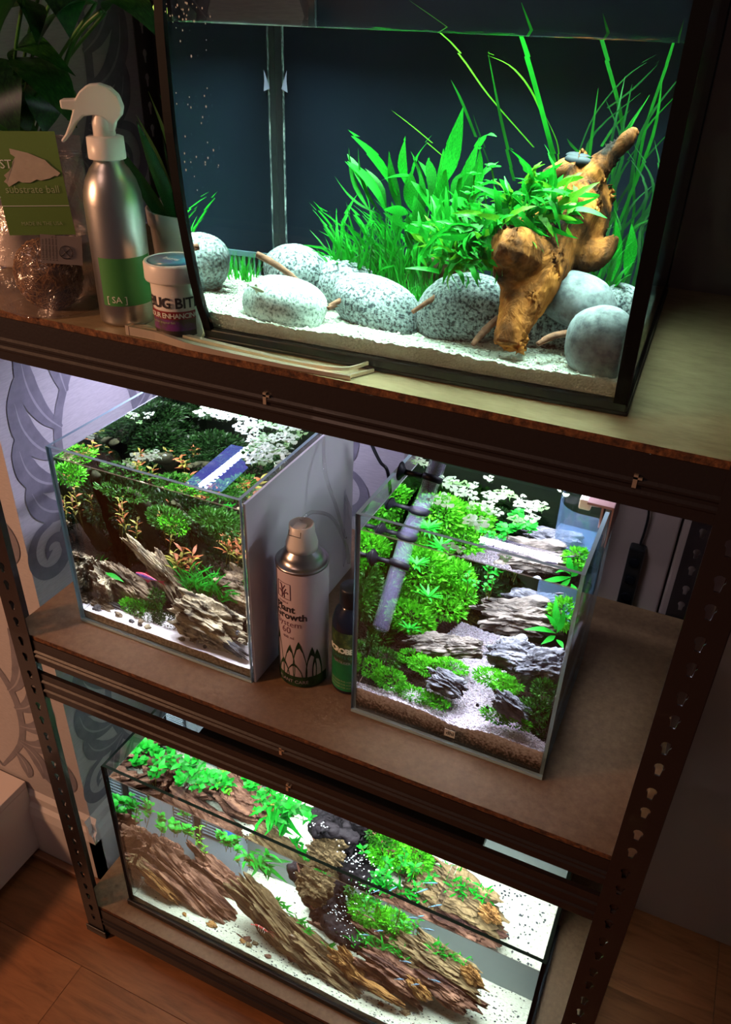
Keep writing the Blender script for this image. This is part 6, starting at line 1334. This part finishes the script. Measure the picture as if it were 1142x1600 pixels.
mb.build('printed_tree', MATS['maroon_print'], can)
mbt = thing('fertiliser_bottle', 'small dark green bottle with black cap half behind the right cube', 'bottle', (0.4905, 0.1180, 0.0005))
rm = .0245; MB().lathe([(0, 0), (rm - .001, 0), (rm, .002), (rm, .112), (.021, .126), (.0145, .134), (.013, .138)], 44).build('body', mat('dark_bottle', (.010, .014, .030), .2), mbt)
MB().lathe([(.0150, .1375), (.0158, .139), (.0152, .163), (.014, .1645), (0, .1645)], 36).build('cap', black, mbt)
cyl_patch(rm + .0002, -200, -10, .006, .055).build('label', mat('green_label', rough=.45, stops=[(.3, (.004, .10, .03)), (.7, (.01, .22, .07))], scale=12), mbt)
cyl_patch(rm + .0002, -200, -10, .055, .105).build('label', mat('leafy_print', rough=.5, stops=[(.35, (.006, .014, .012)), (.55, (.03, .07, .02)), (.75, (.16, .20, .05))], scale=80), mbt)
text_mb('MICROBE-LIFT', .0118, cyl_map(rm + .0006, -158, .072), .0005, space=.85).build('lettering', txt_w, mbt)
text_mb('PLANTS GREEN', .0070, cyl_map(rm + .0006, -135, .063)).build('lettering', mat('green_print', (.03, .22, .14), .5), mbt)
text_mb('FERTILISER', .0056, cyl_map(rm + .0006, -125, .054)).build('lettering', MATS['grey_print'], mbt)
for k in range(3): text_mb('LIQUID FERTILISER FOR AQUARIA', .0036, cyl_map(rm + .0006, -165, .022 - k * .0055)).build('lettering', MATS['faded_print'], mbt)
tag(MB().tube(smooth_path([(0.383, 0.25, 0.288), (0.401, 0.22, 0.252), (0.417, 0.22, 0.206), (0.418, 0.25, 0.136)], 8), .0024, 9).build('hose', pane_side), 'thin clear hose hanging down beside the white board', 'hose')
tag(MB().tube(smooth_path([(0.421, 0.115, 0.245), (0.425, 0.14, 0.243), (0.432, 0.18, 0.213), (0.442, 0.2, 0.163), (0.447, 0.2, 0.133)], 8), .0024, 9).build('hose', pane_side), 'clear hose arching from behind the aerosol can', 'hose')
tag(MB().tube(smooth_path([(0.343, 0.36, 0.211), (0.369, 0.34, 0.161), (0.393, 0.32, 0.133), (0.409, 0.3, 0.103)], 8), .0024, 9).build('hose', pane_side), 'clear hose dropping behind the rear corner of the left cube', 'hose')
tag(MB().tube(smooth_path([(0.376, 0.42, 0.214), (0.388, 0.41, 0.199), (0.405, 0.4, 0.183), (0.419, 0.4, 0.166), (0.42, 0.42, 0.085)], 8), .0028, 9).build('cable', black), 'black cable curving down behind the right cube', 'cable')
gb = thing('glass_drop_tube', 'narrow glass tube of yellow-green bits with a bent tip, behind the can', 'tube', (0.376, 0.33, 0.051))
gl = [V((0.375, 0.33, 0.162)) - gb.location, V((0.375, 0.33, 0.075)) - gb.location, V((0.378, 0.33, 0.037)) - gb.location, V((0.372, 0.33, 0.012)) - gb.location]
MB().tube(gl, .0042, 14).build('wall', acrylic, gb)
for i in range(8):
    q = gl[0].lerp(gl[1], i / 8 + .05); lump('bit', (.003, .003, .005), 0, [olive, MATS['yellow_green_leaf'], soil][i % 3], i, q, gb, 2)
wbx = thing('white_box', 'plain pale grey box standing at the back between the two cubes', 'box', (0.43, 0.435, 0.0005))
MB().box(0, .30, 0, .028, 0.02, .40).build('panel', mat('dim_grey_card', (0.26, 0.235, 0.24), .6), wbx, bevel=.002); MB().box(0.01, .29, .004, .024, 0, .0199).build('foot', black, wbx)

bpy.context.view_layer.update()
